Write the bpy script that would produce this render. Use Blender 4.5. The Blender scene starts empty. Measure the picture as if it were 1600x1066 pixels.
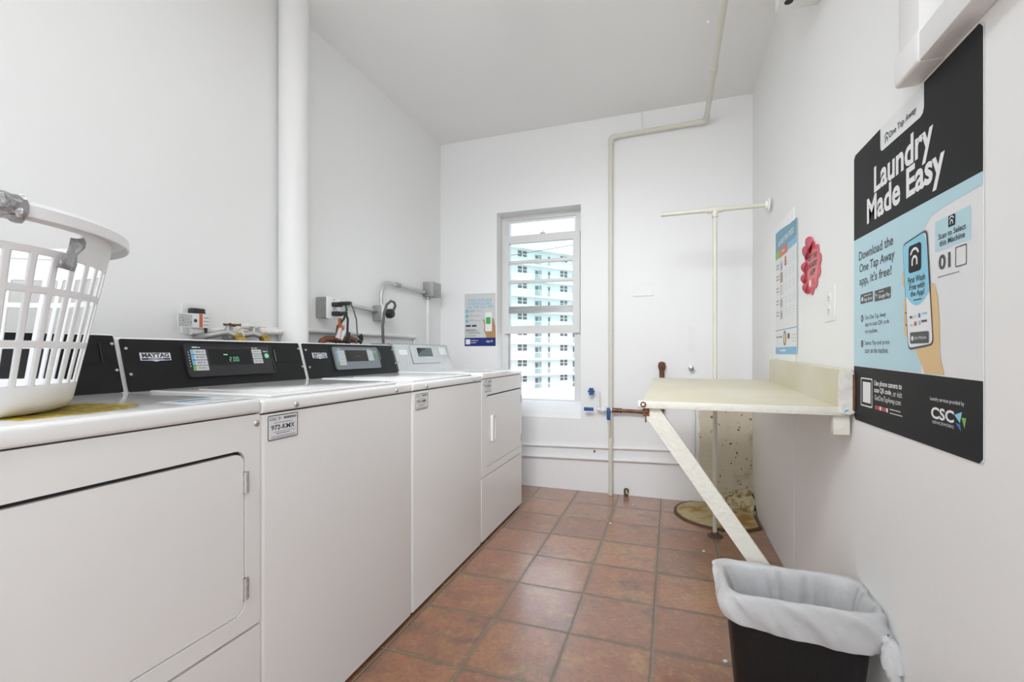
import bpy, bmesh, math, random
from mathutils import Vector, Matrix
from mathutils.geometry import tessellate_polygon

random.seed(7)
C = bpy.context.scene.collection
sc = bpy.context.scene
PI = math.pi

# ------------------------------------------------------------------ camera
cam = bpy.data.cameras.new('camera')
cam.sensor_width = 36.0
cam.lens = 715.4 / 1600 * 36.0
cam.shift_y = 18.7 / 1600
cam.clip_start = 0.02
cam.clip_end = 500
camo = bpy.data.objects.new('camera', cam)
C.objects.link(camo)
camo.location = (0, 0, 1.02)
camo.rotation_euler = (PI / 2, 0, 0.3328)
sc.camera = camo

# ------------------------------------------------------------------ world, sun, lamps, exposure
sc.view_settings.view_transform = 'Standard'
sc.view_settings.look = 'None'
sc.view_settings.gamma = 1.0
sc.view_settings.use_curve_mapping = False
sc.view_settings.exposure = 0.36

w = bpy.data.worlds.new('sky')
sc.world = w
w.use_nodes = True
nt = w.node_tree
nt.nodes.clear()
wo = nt.nodes.new('ShaderNodeOutputWorld')
bg = nt.nodes.new('ShaderNodeBackground')
tc = nt.nodes.new('ShaderNodeTexCoord')
sep = nt.nodes.new('ShaderNodeSeparateXYZ')
rp = nt.nodes.new('ShaderNodeValToRGB')
rp.color_ramp.elements[0].position = 0.0
rp.color_ramp.elements[0].color = (0.90, 0.93, 0.96, 1)
rp.color_ramp.elements[1].position = 0.9
rp.color_ramp.elements[1].color = (0.66, 0.80, 1.0, 1)
nt.links.new(tc.outputs['Generated'], sep.inputs[0])
nt.links.new(sep.outputs['Z'], rp.inputs[0])
nt.links.new(rp.outputs[0], bg.inputs[0])
bg.inputs[1].default_value = 1.7
nt.links.new(bg.outputs[0], wo.inputs[0])

sl = bpy.data.lights.new('sun', 'SUN')
sl.energy = 1.9
sl.angle = 0.03
sun = bpy.data.objects.new('sun', sl)
C.objects.link(sun)
sun.rotation_euler = Vector((0.90, -0.04, 0.62)).to_track_quat('Z', 'Y').to_euler()


def area_lamp(name, loc, size, sizey, power, direction=(0, 0, -1), col=(1.0, 0.985, 0.965)):
    l = bpy.data.lights.new(name, 'AREA')
    l.shape = 'RECTANGLE'
    l.size = size
    l.size_y = sizey
    l.energy = power
    l.color = col
    o = bpy.data.objects.new(name, l)
    C.objects.link(o)
    o.location = loc
    o.rotation_euler = Vector([-c for c in direction]).to_track_quat('Z', 'Y').to_euler()
    return o


# unseen tube lamps added as fill light: each throws light down and up
FILL_COL = (0.93, 0.97, 1.0)
for lx, ly, p_down, p_up in ((-0.65, 1.22, 1.5, 1.5), (-0.65, -0.9, 17.0, 6.0)):
    area_lamp('added_lamp_light', (lx, ly, 2.585), 0.22, 1.35, p_down, (0, 0, -1), FILL_COL)
    area_lamp('added_lamp_light', (lx, ly, 2.635), 0.22, 1.35, p_up, (0, 0, 1), FILL_COL)


def spot_lamp(name, loc, aim, power, cone, radius, blend=1.0):
    l = bpy.data.lights.new(name, 'SPOT')
    l.energy = power
    l.color = FILL_COL
    l.spot_size = math.radians(cone)
    l.spot_blend = blend
    l.shadow_soft_size = radius
    o = bpy.data.objects.new(name, l)
    C.objects.link(o)
    o.location = loc
    o.rotation_euler = (Vector(loc) - Vector(aim)).to_track_quat('Z', 'Y').to_euler()
    return o


# three unseen spotlights, added to brighten the window end
SPOTS = (((-0.25, 0.35, 2.52), (-0.66, 3.0, 0.5), 92.0), ((-0.75, 0.35, 2.52), (0.0, 3.3, 0.5), 50.0), ((-0.50, 0.20, 2.40), (-0.55, 3.3, 2.36), 42.0))
for sp_, am_, pw_ in SPOTS:
    spot_lamp('added_spot_beam', sp_, am_, pw_, 78, 0.32)
sc.cycles.diffuse_bounces = 8
sc.cycles.max_bounces = 14

# ------------------------------------------------------------------ materials
MATS = {}


def mat(name, col=(0.8, 0.8, 0.8), rough=0.5, metal=0.0, var=0.06, vscale=12.0, bump=0.0, bscale=60.0,
        spec=0.5, col2=None, emit=None, coat=0.0):
    if name in MATS:
        return MATS[name]
    m = bpy.data.materials.new(name)
    m.use_nodes = True
    t = m.node_tree
    b = t.nodes['Principled BSDF']
    b.inputs['Roughness'].default_value = rough
    b.inputs['Metallic'].default_value = metal
    b.inputs['Specular IOR Level'].default_value = spec
    if coat:
        b.inputs['Coat Weight'].default_value = coat
        b.inputs['Coat Roughness'].default_value = 0.08
    if emit:
        b.inputs['Emission Color'].default_value = (*emit[0], 1)
        b.inputs['Emission Strength'].default_value = emit[1]
    co = t.nodes.new('ShaderNodeTexCoord')
    nz = t.nodes.new('ShaderNodeTexNoise')
    nz.inputs['Scale'].default_value = vscale
    nz.inputs['Detail'].default_value = 3
    t.links.new(co.outputs['Object'], nz.inputs['Vector'])
    mx = t.nodes.new('ShaderNodeMix')
    mx.data_type = 'RGBA'
    c2 = col2 if col2 else tuple(c * (1 - var) for c in col)
    mx.inputs['A'].default_value = (*col, 1)
    mx.inputs['B'].default_value = (*c2, 1)
    if col2:
        r = t.nodes.new('ShaderNodeValToRGB')
        r.color_ramp.elements[0].position = 0.45
        r.color_ramp.elements[1].position = 0.62
        t.links.new(nz.outputs['Fac'], r.inputs[0])
        t.links.new(r.outputs[0], mx.inputs['Factor'])
    else:
        t.links.new(nz.outputs['Fac'], mx.inputs['Factor'])
    t.links.new(mx.outputs['Result'], b.inputs['Base Color'])
    if bump:
        n2 = t.nodes.new('ShaderNodeTexNoise')
        n2.inputs['Scale'].default_value = bscale
        n2.inputs['Detail'].default_value = 4
        t.links.new(co.outputs['Object'], n2.inputs['Vector'])
        bp = t.nodes.new('ShaderNodeBump')
        bp.inputs['Strength'].default_value = bump
        bp.inputs['Distance'].default_value = 0.01
        t.links.new(n2.outputs['Fac'], bp.inputs['Height'])
        t.links.new(bp.outputs[0], b.inputs['Normal'])
    MATS[name] = m
    return m


class G:
    """tiny node helper"""

    def __init__(s, name):
        s.m = bpy.data.materials.new(name)
        s.m.use_nodes = True
        s.t = s.m.node_tree
        s.b = s.t.nodes['Principled BSDF']
        MATS[name] = s.m

    def n(s, typ, **kw):
        x = s.t.nodes.new(typ)
        for k, v in kw.items():
            setattr(x, k, v)
        return x

    def put(s, sock, v):
        if isinstance(v, (int, float)):
            sock.default_value = v
        elif isinstance(v, tuple):
            sock.default_value = v if len(v) == len(sock.default_value) else (*v, 1)
        else:
            s.t.links.new(v, sock)

    def ma(s, op, a, b=0.0, c=0.0):
        x = s.n('ShaderNodeMath', operation=op)
        for i, v in enumerate((a, b, c)):
            s.put(x.inputs[i], v)
        return x.outputs[0]

    def mix(s, f, a, b):
        x = s.n('ShaderNodeMix', data_type='RGBA')
        s.put(x.inputs['Factor'], f)
        s.put(x.inputs['A'], a)
        s.put(x.inputs['B'], b)
        return x.outputs['Result']

    def noise(s, vec, scale, detail=3, rough=0.5):
        x = s.n('ShaderNodeTexNoise')
        s.put(x.inputs['Vector'], vec)
        x.inputs['Scale'].default_value = scale
        x.inputs['Detail'].default_value = detail
        x.inputs['Roughness'].default_value = rough
        return x.outputs['Fac']

    def sstep(s, v, a, b):
        x = s.n('ShaderNodeMapRange', interpolation_type='SMOOTHSTEP')
        s.put(x.inputs['Value'], v)
        x.inputs['From Min'].default_value = a
        x.inputs['From Max'].default_value = b
        return x.outputs['Result']

    def bump(s, h, strength, dist=0.01):
        x = s.n('ShaderNodeBump')
        x.inputs['Strength'].default_value = strength
        x.inputs['Distance'].default_value = dist
        s.put(x.inputs['Height'], h)
        s.put(s.b.inputs['Normal'], x.outputs[0])

    def pos(s):
        x = s.n('ShaderNodeNewGeometry')
        y = s.n('ShaderNodeSeparateXYZ')
        s.t.links.new(x.outputs['Position'], y.inputs[0])
        return x.outputs['Position'], y.outputs[0], y.outputs[1], y.outputs[2]


# painted plaster of walls and ceiling
def plaster(name, col, patch=False):
    g = G(name)
    P, x, y, z = g.pos()
    n1 = g.noise(P, 1.7, 4)
    n2 = g.noise(P, 26, 4, 0.6)
    c = g.mix(n1, col, tuple(v * 0.965 for v in col))
    if patch:
        # bare, never painted plaster behind the pole: beige with rusty specks
        wob = g.ma('MULTIPLY', g.ma('SUBTRACT', g.noise(P, 9, 3), 0.5), 0.10)
        xm = g.sstep(g.ma('ADD', x, wob), 0.165, 0.185)
        zm = g.sstep(g.ma('ADD', z, wob), 0.83, 0.81)
        # lower left corner has paint over it
        dg = g.sstep(g.ma('ADD', g.ma('ADD', g.ma('MULTIPLY', x, 1.6), g.ma('MULTIPLY', z, 1.0)), wob), 0.50, 0.56)
        mk = g.ma('MULTIPLY', g.ma('MULTIPLY', xm, zm), dg)
        be = g.mix(g.noise(P, 5, 4), (0.56, 0.50, 0.37), (0.68, 0.64, 0.52))
        be = g.mix(g.sstep(g.noise(P, 3.2, 5, 0.7), 0.55, 0.72), be, (0.42, 0.30, 0.15))
        be = g.mix(g.sstep(g.noise(P, 42, 2), 0.66, 0.71), be, (0.16, 0.10, 0.05))
        c = g.mix(mk, c, be)
        # small dark chips knocked into the paint
        ch = g.sstep(g.noise(P, 15, 1), 0.775, 0.79)
        lo = g.sstep(z, 1.1, 0.2)
        c = g.mix(g.ma('MULTIPLY', ch, lo), c, (0.12, 0.09, 0.06))
    g.put(g.b.inputs['Base Color'], c)
    g.b.inputs['Roughness'].default_value = 0.5
    g.b.inputs['Specular IOR Level'].default_value = 0.35
    hh = g.ma('ADD', g.ma('MULTIPLY', n2, 0.25), g.ma('MULTIPLY', g.noise(P, 5, 3), 1.0))
    g.bump(hh, 0.22, 0.012)
    return g.m


WALL = plaster('painted_plaster', (0.865, 0.868, 0.862))
WALLB = plaster('painted_plaster_back', (0.865, 0.868, 0.872), True)
CEIL = plaster('ceiling_plaster', (0.865, 0.865, 0.86))

T = 0.2908
GX, GY = -0.6404, 2.2235


def floor_mat():
    g = G('terracotta_tiles')
    P, x, y, z = g.pos()
    wob = g.ma('MULTIPLY', g.ma('SUBTRACT', g.noise(P, 14, 2), 0.5), 0.012)
    u = g.ma('ADD', g.ma('DIVIDE', g.ma('SUBTRACT', x, GX), T), wob)
    v = g.ma('ADD', g.ma('DIVIDE', g.ma('SUBTRACT', y, GY), T), wob)
    iu, iv = g.ma('FLOOR', u), g.ma('FLOOR', v)
    fu, fv = g.ma('FRACT', u), g.ma('FRACT', v)
    eu = g.ma('MINIMUM', fu, g.ma('SUBTRACT', 1.0, fu))
    ev = g.ma('MINIMUM', fv, g.ma('SUBTRACT', 1.0, fv))
    e = g.ma('MINIMUM', eu, ev)
    cid = g.n('ShaderNodeCombineXYZ')
    g.put(cid.inputs[0], iu)
    g.put(cid.inputs[1], iv)
    wn = g.n('ShaderNodeTexWhiteNoise', noise_dimensions='2D')
    g.t.links.new(cid.outputs[0], wn.inputs['Vector'])
    rnd = wn.outputs['Value']
    # offset the pattern per tile so that it breaks at each joint
    off = g.n('ShaderNodeVectorMath', operation='MULTIPLY_ADD')
    g.t.links.new(wn.outputs['Color'], off.inputs[0])
    off.inputs[1].default_value = (7, 7, 7)
    g.t.links.new(P, off.inputs[2])
    Q = off.outputs[0]
    base = g.n('ShaderNodeValToRGB')
    el = base.color_ramp.elements
    el[0].position, el[0].color = 0.0, (0.275, 0.104, 0.042, 1)
    el[1].position, el[1].color = 1.0, (0.400, 0.165, 0.062, 1)
    k = el.new(0.5)
    k.color = (0.335, 0.130, 0.058, 1)
    g.t.links.new(rnd, base.inputs[0])
    c = base.outputs[0]
    n_big = g.noise(Q, 5.5, 5, 0.6)
    n_mid = g.noise(Q, 13, 5, 0.65)
    n_fin = g.noise(Q, 55, 4, 0.7)
    c = g.mix(g.ma('MULTIPLY', g.sstep(n_big, 0.52, 0.68), 0.8), c, (0.40, 0.205, 0.062))
    c = g.mix(g.ma('MULTIPLY', g.sstep(g.noise(Q, 8, 4, 0.6), 0.50, 0.78), 0.8), c, (0.085, 0.056, 0.046))
    c = g.mix(g.ma('MULTIPLY', g.sstep(g.noise(Q, 8.5, 4), 0.55, 0.7), 0.6), c, (0.30, 0.085, 0.035))
    # darker ochre burnish near each tile's rim
    c = g.mix(g.ma('MULTIPLY', g.sstep(g.ma('ADD', e, g.ma('MULTIPLY', n_mid, 0.14)), 0.16, 0.06), 0.75), c, (0.150, 0.092, 0.042))
    c = g.mix(g.ma('MULTIPLY', g.sstep(n_fin, 0.40, 0.66), 0.42), c, (0.12, 0.062, 0.038))
    c = g.mix(g.ma('MULTIPLY', g.sstep(g.noise(Q, 24, 5, 0.75), 0.54, 0.66), 0.45), c, (0.46, 0.26, 0.10))
    gm = g.sstep(e, 0.0125, 0.0065)
    gr = g.mix(g.noise(P, 6, 3), (0.30, 0.24, 0.17), (0.16, 0.125, 0.095))
    c = g.mix(gm, c, gr)
    g.put(g.b.inputs['Base Color'], c)
    g.put(g.b.inputs['Roughness'], g.mix(gm, g.mix(n_mid, (0.26,) * 3, (0.42,) * 3), (0.8,) * 3))
    g.b.inputs['Specular IOR Level'].default_value = 0.6
    g.put(g.b.inputs['Coat Weight'], g.ma('SUBTRACT', 1.0, gm))
    g.b.inputs['Coat IOR'].default_value = 1.62
    g.put(g.b.inputs['Coat Roughness'], g.mix(n_mid, (0.15,) * 3, (0.27,) * 3))
    rid = g.n('ShaderNodeTexNoise')
    rid.noise_type = 'RIDGED_MULTIFRACTAL'
    g.put(rid.inputs['Vector'], Q)
    rid.inputs['Scale'].default_value = 4.5
    rid.inputs['Detail'].default_value = 5
    h = g.ma('ADD', g.ma('MULTIPLY', g.sstep(e, 0.0, 0.03), 0.8), g.ma('MULTIPLY', rid.outputs['Fac'], 0.24))
    h = g.ma('ADD', h, g.ma('MULTIPLY', n_fin, 0.16))
    g.bump(h, 0.5, 0.006)
    return g.m


FLOOR = floor_mat()


def glass_mat(name, tint, gloss=0.08):
    m = bpy.data.materials.new(name)
    m.use_nodes = True
    t = m.node_tree
    t.nodes.clear()
    o = t.nodes.new('ShaderNodeOutputMaterial')
    tr = t.nodes.new('ShaderNodeBsdfTransparent')
    tr.inputs[0].default_value = (*tint, 1)
    gl = t.nodes.new('ShaderNodeBsdfGlossy')
    gl.inputs['Roughness'].default_value = 0.02
    fr = t.nodes.new('ShaderNodeFresnel')
    fr.inputs[0].default_value = 1.45
    mx = t.nodes.new('ShaderNodeMixShader')
    t.links.new(fr.outputs[0], mx.inputs[0])
    t.links.new(tr.outputs[0], mx.inputs[1])
    t.links.new(gl.outputs[0], mx.inputs[2])
    t.links.new(mx.outputs[0], o.inputs[0])
    MATS[name] = m
    return m


GLASS = glass_mat('window_glass', (0.90, 0.975, 0.965))
RAILGLASS = glass_mat('rail_glass', (0.92, 0.965, 0.97))


def film_mat():
    g = G('liner_film')
    co = g.n('ShaderNodeTexCoord')
    nz = g.noise(co.outputs['Object'], 30, 5, 0.6)
    g.b.inputs['Base Color'].default_value = (0.82, 0.83, 0.84, 1)
    g.b.inputs['Roughness'].default_value = 0.32
    g.bump(nz, 0.5, 0.01)
    tr = g.n('ShaderNodeBsdfTransparent')
    tl = g.n('ShaderNodeBsdfTranslucent')
    tl.inputs[0].default_value = (0.85, 0.86, 0.87, 1)
    m1 = g.n('ShaderNodeMixShader')
    m1.inputs[0].default_value = 0.25
    m2 = g.n('ShaderNodeMixShader')
    m2.inputs[0].default_value = 0.16
    out = g.t.nodes['Material Output']
    g.t.links.new(g.b.outputs[0], m1.inputs[1])
    g.t.links.new(tl.outputs[0], m1.inputs[2])
    g.t.links.new(m1.outputs[0], m2.inputs[1])
    g.t.links.new(tr.outputs[0], m2.inputs[2])
    g.t.links.new(m2.outputs[0], out.inputs[0])
    return g.m


FILM = film_mat()

ENAMEL = mat('white_enamel', (0.86, 0.862, 0.855), 0.25, var=0.02, vscale=3)
ENAMEL_TOP = mat('white_enamel_glossy', (0.86, 0.862, 0.855), 0.10, var=0.02, vscale=3, coat=0.3)
DARKGAP = mat('dark_gap', (0.03, 0.03, 0.03), 0.8)
BLACKPL = mat('black_panel', (0.014, 0.014, 0.0145), 0.5, var=0.3, vscale=200, bump=0.06, bscale=500, spec=0.25)
BEZEL = mat('bezel_black', (0.028, 0.028, 0.032), 0.28, var=0.2)
BEZELG = mat('bezel_grey', (0.20, 0.22, 0.25), 0.3, var=0.1)
DISPLAY = mat('display_window', (0.008, 0.008, 0.009), 0.1, var=0.1)
STEEL = mat('brushed_steel', (0.62, 0.62, 0.615), 0.38, 0.55, var=0.12, vscale=40)
GALV = mat('galvanized_steel', (0.50, 0.50, 0.49), 0.45, 0.7, var=0.35, vscale=45)
CHROME = mat('chrome', (0.75, 0.75, 0.76), 0.15, 1.0)
SCREW = mat('screw_metal', (0.55, 0.55, 0.56), 0.3, 0.9)
WHITEP = mat('white_plastic', (0.86, 0.865, 0.87), 0.3, var=0.02)
BASKETP = mat('basket_plastic', (0.86, 0.865, 0.875), 0.35, var=0.02)
TAPE = mat('duct_tape', (0.62, 0.62, 0.63), 0.28, 0.75, var=0.6, vscale=40, bump=0.8, bscale=55)
PAINTW = mat('white_paint', (0.85, 0.85, 0.845), 0.45, var=0.05, bump=0.15, bscale=40)
CREAMPIPE = mat('cream_pipe_paint', (0.74, 0.725, 0.64), 0.4, var=0.12, vscale=9, bump=0.2, bscale=50)
CREAM = mat('cream_laminate', (0.62, 0.575, 0.42), 0.38, var=0.0, vscale=2.6, col2=(0.66, 0.625, 0.505))
CREAMW = mat('cream_edge_paint', (0.75, 0.73, 0.655), 0.45, var=0.08, vscale=20, bump=0.3, bscale=70)
RUSTW = mat('chipped_paint', (0.80, 0.79, 0.76), 0.55, vscale=30, col2=(0.72, 0.69, 0.63), bump=0.5, bscale=60)
RUST = mat('rust', (0.20, 0.075, 0.03), 0.8, vscale=50, col2=(0.09, 0.045, 0.025), bump=0.5, bscale=120)
COPPER = mat('old_copper', (0.21, 0.095, 0.055), 0.45, 0.6, vscale=40, col2=(0.11, 0.055, 0.035))
BRASS = mat('brass', (0.55, 0.38, 0.10), 0.32, 0.9, vscale=60, col2=(0.28, 0.20, 0.07))
BLUEPL = mat('blue_handle', (0.012, 0.10, 0.33), 0.4, var=0.15)
TEALPL = mat('teal_handle', (0.03, 0.33, 0.42), 0.45, var=0.15)
ORANGEPL = mat('orange_lever', (0.55, 0.13, 0.03), 0.45, var=0.2)
PINKPL = mat('pink_hose', (0.75, 0.60, 0.60), 0.5, var=0.1)
CORD = mat('black_cord', (0.03, 0.03, 0.032), 0.5, var=0.2)
CORDG = mat('green_cord', (0.02, 0.09, 0.055), 0.5, var=0.2)
CORDGY = mat('grey_cord', (0.12, 0.12, 0.12), 0.5, var=0.2)
BINBLACK = mat('bin_black', (0.016, 0.016, 0.0165), 0.55, spec=0.3, var=0.35, vscale=25, bump=0.1, bscale=90)
COVER = mat('stained_cover', (0.50, 0.41, 0.21), 0.6, vscale=9, col2=(0.36, 0.185, 0.05), bump=0.3, bscale=40)
COVERRIM = mat('cover_rim', (0.13, 0.085, 0.05), 0.7, var=0.3, bump=0.3)
MORTAR = mat('crumbling_mortar', (0.66, 0.59, 0.39), 0.85, vscale=22, col2=(0.36, 0.25, 0.09), bump=1.0, bscale=45)
PAPER = mat('paper_white', (0.80, 0.81, 0.82), 0.5, var=0.03)
PAPERG = mat('paper_grey', (0.62, 0.625, 0.63), 0.5, var=0.05)
P_BLACK = mat('print_black', (0.021, 0.021, 0.022), 0.5, var=0.08, spec=0.12)
P_INK = mat('print_ink', (0.035, 0.037, 0.045), 0.4)
P_WHITE = mat('print_white', (0.83, 0.83, 0.84), 0.4, var=0.02)
P_SKY = mat('print_pale_blue', (0.47, 0.70, 0.78), 0.4, var=0.04)
P_CYAN = mat('print_cyan', (0.24, 0.62, 0.80), 0.4, var=0.04)
P_SKIN = mat('print_tan', (0.76, 0.52, 0.24), 0.4, var=0.05)
P_BROWN = mat('print_brown', (0.50, 0.28, 0.13), 0.4, var=0.2)
P_GREY = mat('print_grey', (0.30, 0.32, 0.34), 0.4)
P_LGREY = mat('print_light_grey', (0.62, 0.63, 0.64), 0.4)
P_RED = mat('print_red', (0.62, 0.06, 0.05), 0.4)
P_ORANGE = mat('print_orange', (0.60, 0.16, 0.05), 0.4)
P_GREEN = mat('print_green', (0.06, 0.42, 0.10), 0.4)
P_LIME = mat('print_lime', (0.17, 0.52, 0.06), 0.4)
P_BLUE = mat('print_blue', (0.02, 0.14, 0.50), 0.4)
P_NAVY = mat('print_navy', (0.012, 0.03, 0.19), 0.35)
P_TEAL = mat('print_teal', (0.09, 0.32, 0.46), 0.4, var=0.1)
P_TURQ = mat('print_turquoise', (0.16, 0.52, 0.66), 0.4, var=0.1)
P_STRIP = mat('print_strip_blue', (0.18, 0.48, 0.75), 0.4, var=0.1)
P_PINK = mat('print_pink', (0.75, 0.10, 0.15), 0.4, var=0.2)
P_CORAL = mat('print_coral', (0.76, 0.19, 0.20), 0.4, var=0.1)
YELLOW = mat('yellow_decal', (0.62, 0.45, 0.03), 0.3, vscale=40, col2=(0.28, 0.20, 0.03))
LEDGREEN = mat('led_green', (0.05, 0.2, 0.1), 0.4, emit=((0.30, 0.75, 0.45), 0.5))
LEDAMBER = mat('led_amber', (0.10, 0.07, 0.02), 0.4, emit=((0.6, 0.4, 0.1), 0.12))
FRAMEW = mat('window_frame_paint', (0.74, 0.74, 0.73), 0.4, var=0.06, vscale=20)
FRAMEG = mat('aluminium_grey', (0.50, 0.50, 0.50), 0.4, 0.3, var=0.1)
BWHITE = mat('building_white', (0.86, 0.88, 0.87), 0.7, var=0.04, vscale=0.3)
BSLAB = mat('building_slab', (0.90, 0.90, 0.885), 0.7, var=0.02)
BRAIL = mat('building_rail', (0.80, 0.86, 0.87), 0.3, var=0.05)
BWIN = mat('building_pane', (0.16, 0.17, 0.175), 0.2, var=0.3, vscale=0.8)
BDOOR = mat('building_door', (0.38, 0.45, 0.45), 0.5, var=0.25, vscale=0.7)
BBROWN = mat('building_brown', (0.34, 0.28, 0.235), 0.8, var=0.2)
LEAF = mat('tree_leaf', (0.20, 0.34, 0.08), 0.6, vscale=1.5, col2=(0.42, 0.55, 0.16))
BARK = mat('tree_bark', (0.10, 0.075, 0.05), 0.9, var=0.3)
GROUND = mat('asphalt_ground', (0.45, 0.45, 0.44), 0.9, var=0.2, vscale=0.5)
TUBE = mat('added_lamp_tube', (0.9, 0.9, 0.9), 0.4, emit=((1.0, 0.98, 0.96), 1.5))  # glow of the tubes in the added fill lamps


# ------------------------------------------------------------------ geometry helpers
class MB:
    def __init__(s):
        s.v, s.f, s.m = [], [], []

    def add(s, vs, fs, mi=0):
        o = len(s.v)
        s.v += [tuple(p) for p in vs]
        s.f += [tuple(i + o for i in f) for f in fs]
        s.m += [mi] * len(fs)
        return s

    def box(s, x0, x1, y0, y1, z0, z1, mi=0):
        vs = [(x, y, z) for x in (x0, x1) for y in (y0, y1) for z in (z0, z1)]
        return s.add(vs, [(0, 1, 3, 2), (4, 6, 7, 5), (0, 4, 5, 1), (2, 3, 7, 6), (0, 2, 6, 4), (1, 5, 7, 3)], mi)

    def rbox(s, x0, x1, y0, y1, z0, z1, r=0.005, seg=3, mi=0, sel=None):
        bm = bmesh.new()
        bmesh.ops.create_cube(bm, size=1)
        for v in bm.verts:
            v.co = Vector(((x0 + x1) / 2 + v.co.x * (x1 - x0), (y0 + y1) / 2 + v.co.y * (y1 - y0), (z0 + z1) / 2 + v.co.z * (z1 - z0)))
        ed = [e for e in bm.edges if sel is None or sel((e.verts[0].co + e.verts[1].co) / 2)]
        bmesh.ops.bevel(bm, geom=ed, offset=r, segments=seg, affect='EDGES', profile=0.5)
        bm.verts.index_update()
        s.add([v.co.copy() for v in bm.verts], [[v.index for v in f.verts] for f in bm.faces], mi)
        bm.free()
        return s

    def tube(s, pts, r, n=12, mi=0, caps=True):
        pts = [Vector(p) for p in pts]
        rs = r if isinstance(r, (list, tuple)) else [r] * len(pts)
        tg = []
        for i in range(len(pts)):
            a = pts[max(i - 1, 0)]
            b = pts[min(i + 1, len(pts) - 1)]
            tg.append((b - a).normalized())
        up = Vector((0, 0, 1)) if abs(tg[0].z) < 0.9 else Vector((1, 0, 0))
        nx = tg[0].cross(up).normalized()
        vs, fs = [], []
        for i, p in enumerate(pts):
            nx = (nx - tg[i] * nx.dot(tg[i])).normalized()
            ny = tg[i].cross(nx)
            for k in range(n):
                a = 2 * PI * k / n
                vs.append(p + (nx * math.cos(a) + ny * math.sin(a)) * rs[i])
        for i in range(len(pts) - 1):
            for k in range(n):
                k2 = (k + 1) % n
                fs.append((i * n + k, i * n + k2, (i + 1) * n + k2, (i + 1) * n + k))
        if caps:
            fs.append(tuple(range(n))[::-1])
            fs.append(tuple((len(pts) - 1) * n + k for k in range(n)))
        return s.add(vs, fs, mi)

    def cyl(s, a, b, r, n=16, mi=0, r2=None):
        return s.tube([a, b], [r, r if r2 is None else r2], n, mi)

    def lathe(s, prof, c, n=48, mi=0, axis='Z', caps=True):
        vs, fs = [], []
        for r, h in prof:
            for k in range(n):
                a = 2 * PI * k / n
                x, y = r * math.cos(a), r * math.sin(a)
                vs.append({'Z': (c[0] + x, c[1] + y, c[2] + h), 'X': (c[0] + h, c[1] + x, c[2] + y), 'Y': (c[0] + x, c[1] + h, c[2] + y)}[axis])
        for i in range(len(prof) - 1):
            for k in range(n):
                k2 = (k + 1) % n
                fs.append((i * n + k, i * n + k2, (i + 1) * n + k2, (i + 1) * n + k))
        if caps and prof[0][0] > 1e-4:
            fs.append(tuple(range(n))[::-1])
        if caps and prof[-1][0] > 1e-4:
            fs.append(tuple((len(prof) - 1) * n + k for k in range(n)))
        return s.add(vs, fs, mi)

    def prism(s, poly, fr, n0, n1, mi=0, holes=None):
        """poly: 2d points in the frame fr=(origin,U,V,N), extruded along N from n0 to n1"""
        O, U, V, N = fr
        loops = [poly] + (holes or [])
        flat = [p for l in loops for p in l]
        tri = tessellate_polygon([[Vector((p[0], p[1], 0)) for p in l] for l in loops])
        vs = [O + U * p[0] + V * p[1] + N * n0 for p in flat] + [O + U * p[0] + V * p[1] + N * n1 for p in flat]
        m = len(flat)
        fs = [tuple(i + m for i in t) for t in tri]
        if n1 != n0:
            fs += [tuple(t)[::-1] for t in tri]
            o = 0
            for l in loops:
                for i in range(len(l)):
                    j = (i + 1) % len(l)
                    fs.append((o + i, o + j, o + j + m, o + i + m))
                o += len(l)
        return s.add(vs, fs, mi)

    def rect(s, fr, u0, u1, v0, v1, n0, n1, mi=0):
        return s.prism([(u0, v0), (u1, v0), (u1, v1), (u0, v1)], fr, n0, n1, mi)


def rrect(u0, u1, v0, v1, r, n=6):
    out = []
    for cx, cy, a0 in ((u1 - r, v0 + r, -PI / 2), (u1 - r, v1 - r, 0), (u0 + r, v1 - r, PI / 2), (u0 + r, v0 + r, PI)):
        for k in range(n + 1):
            a = a0 + PI / 2 * k / n
            out.append((cx + r * math.cos(a), cy + r * math.sin(a)))
    return out


def circ(cx, cy, r, n=24, ry=None):
    ry = r if ry is None else ry
    return [(cx + r * math.cos(2 * PI * k / n), cy + ry * math.sin(2 * PI * k / n)) for k in range(n)]


def fillet(pts, r, n=6):
    pts = [Vector(p) for p in pts]
    out = [pts[0]]
    for i in range(1, len(pts) - 1):
        a, b, c = pts[i - 1], pts[i], pts[i + 1]
        d1, d2 = (a - b).normalized(), (c - b).normalized()
        p0, p1 = b + d1 * r, b + d2 * r
        for k in range(n + 1):
            t = k / n
            out.append(p0 * (1 - t) ** 2 + b * 2 * t * (1 - t) + p1 * t ** 2)
    out.append(pts[-1])
    return out


_LOC = {}


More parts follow.
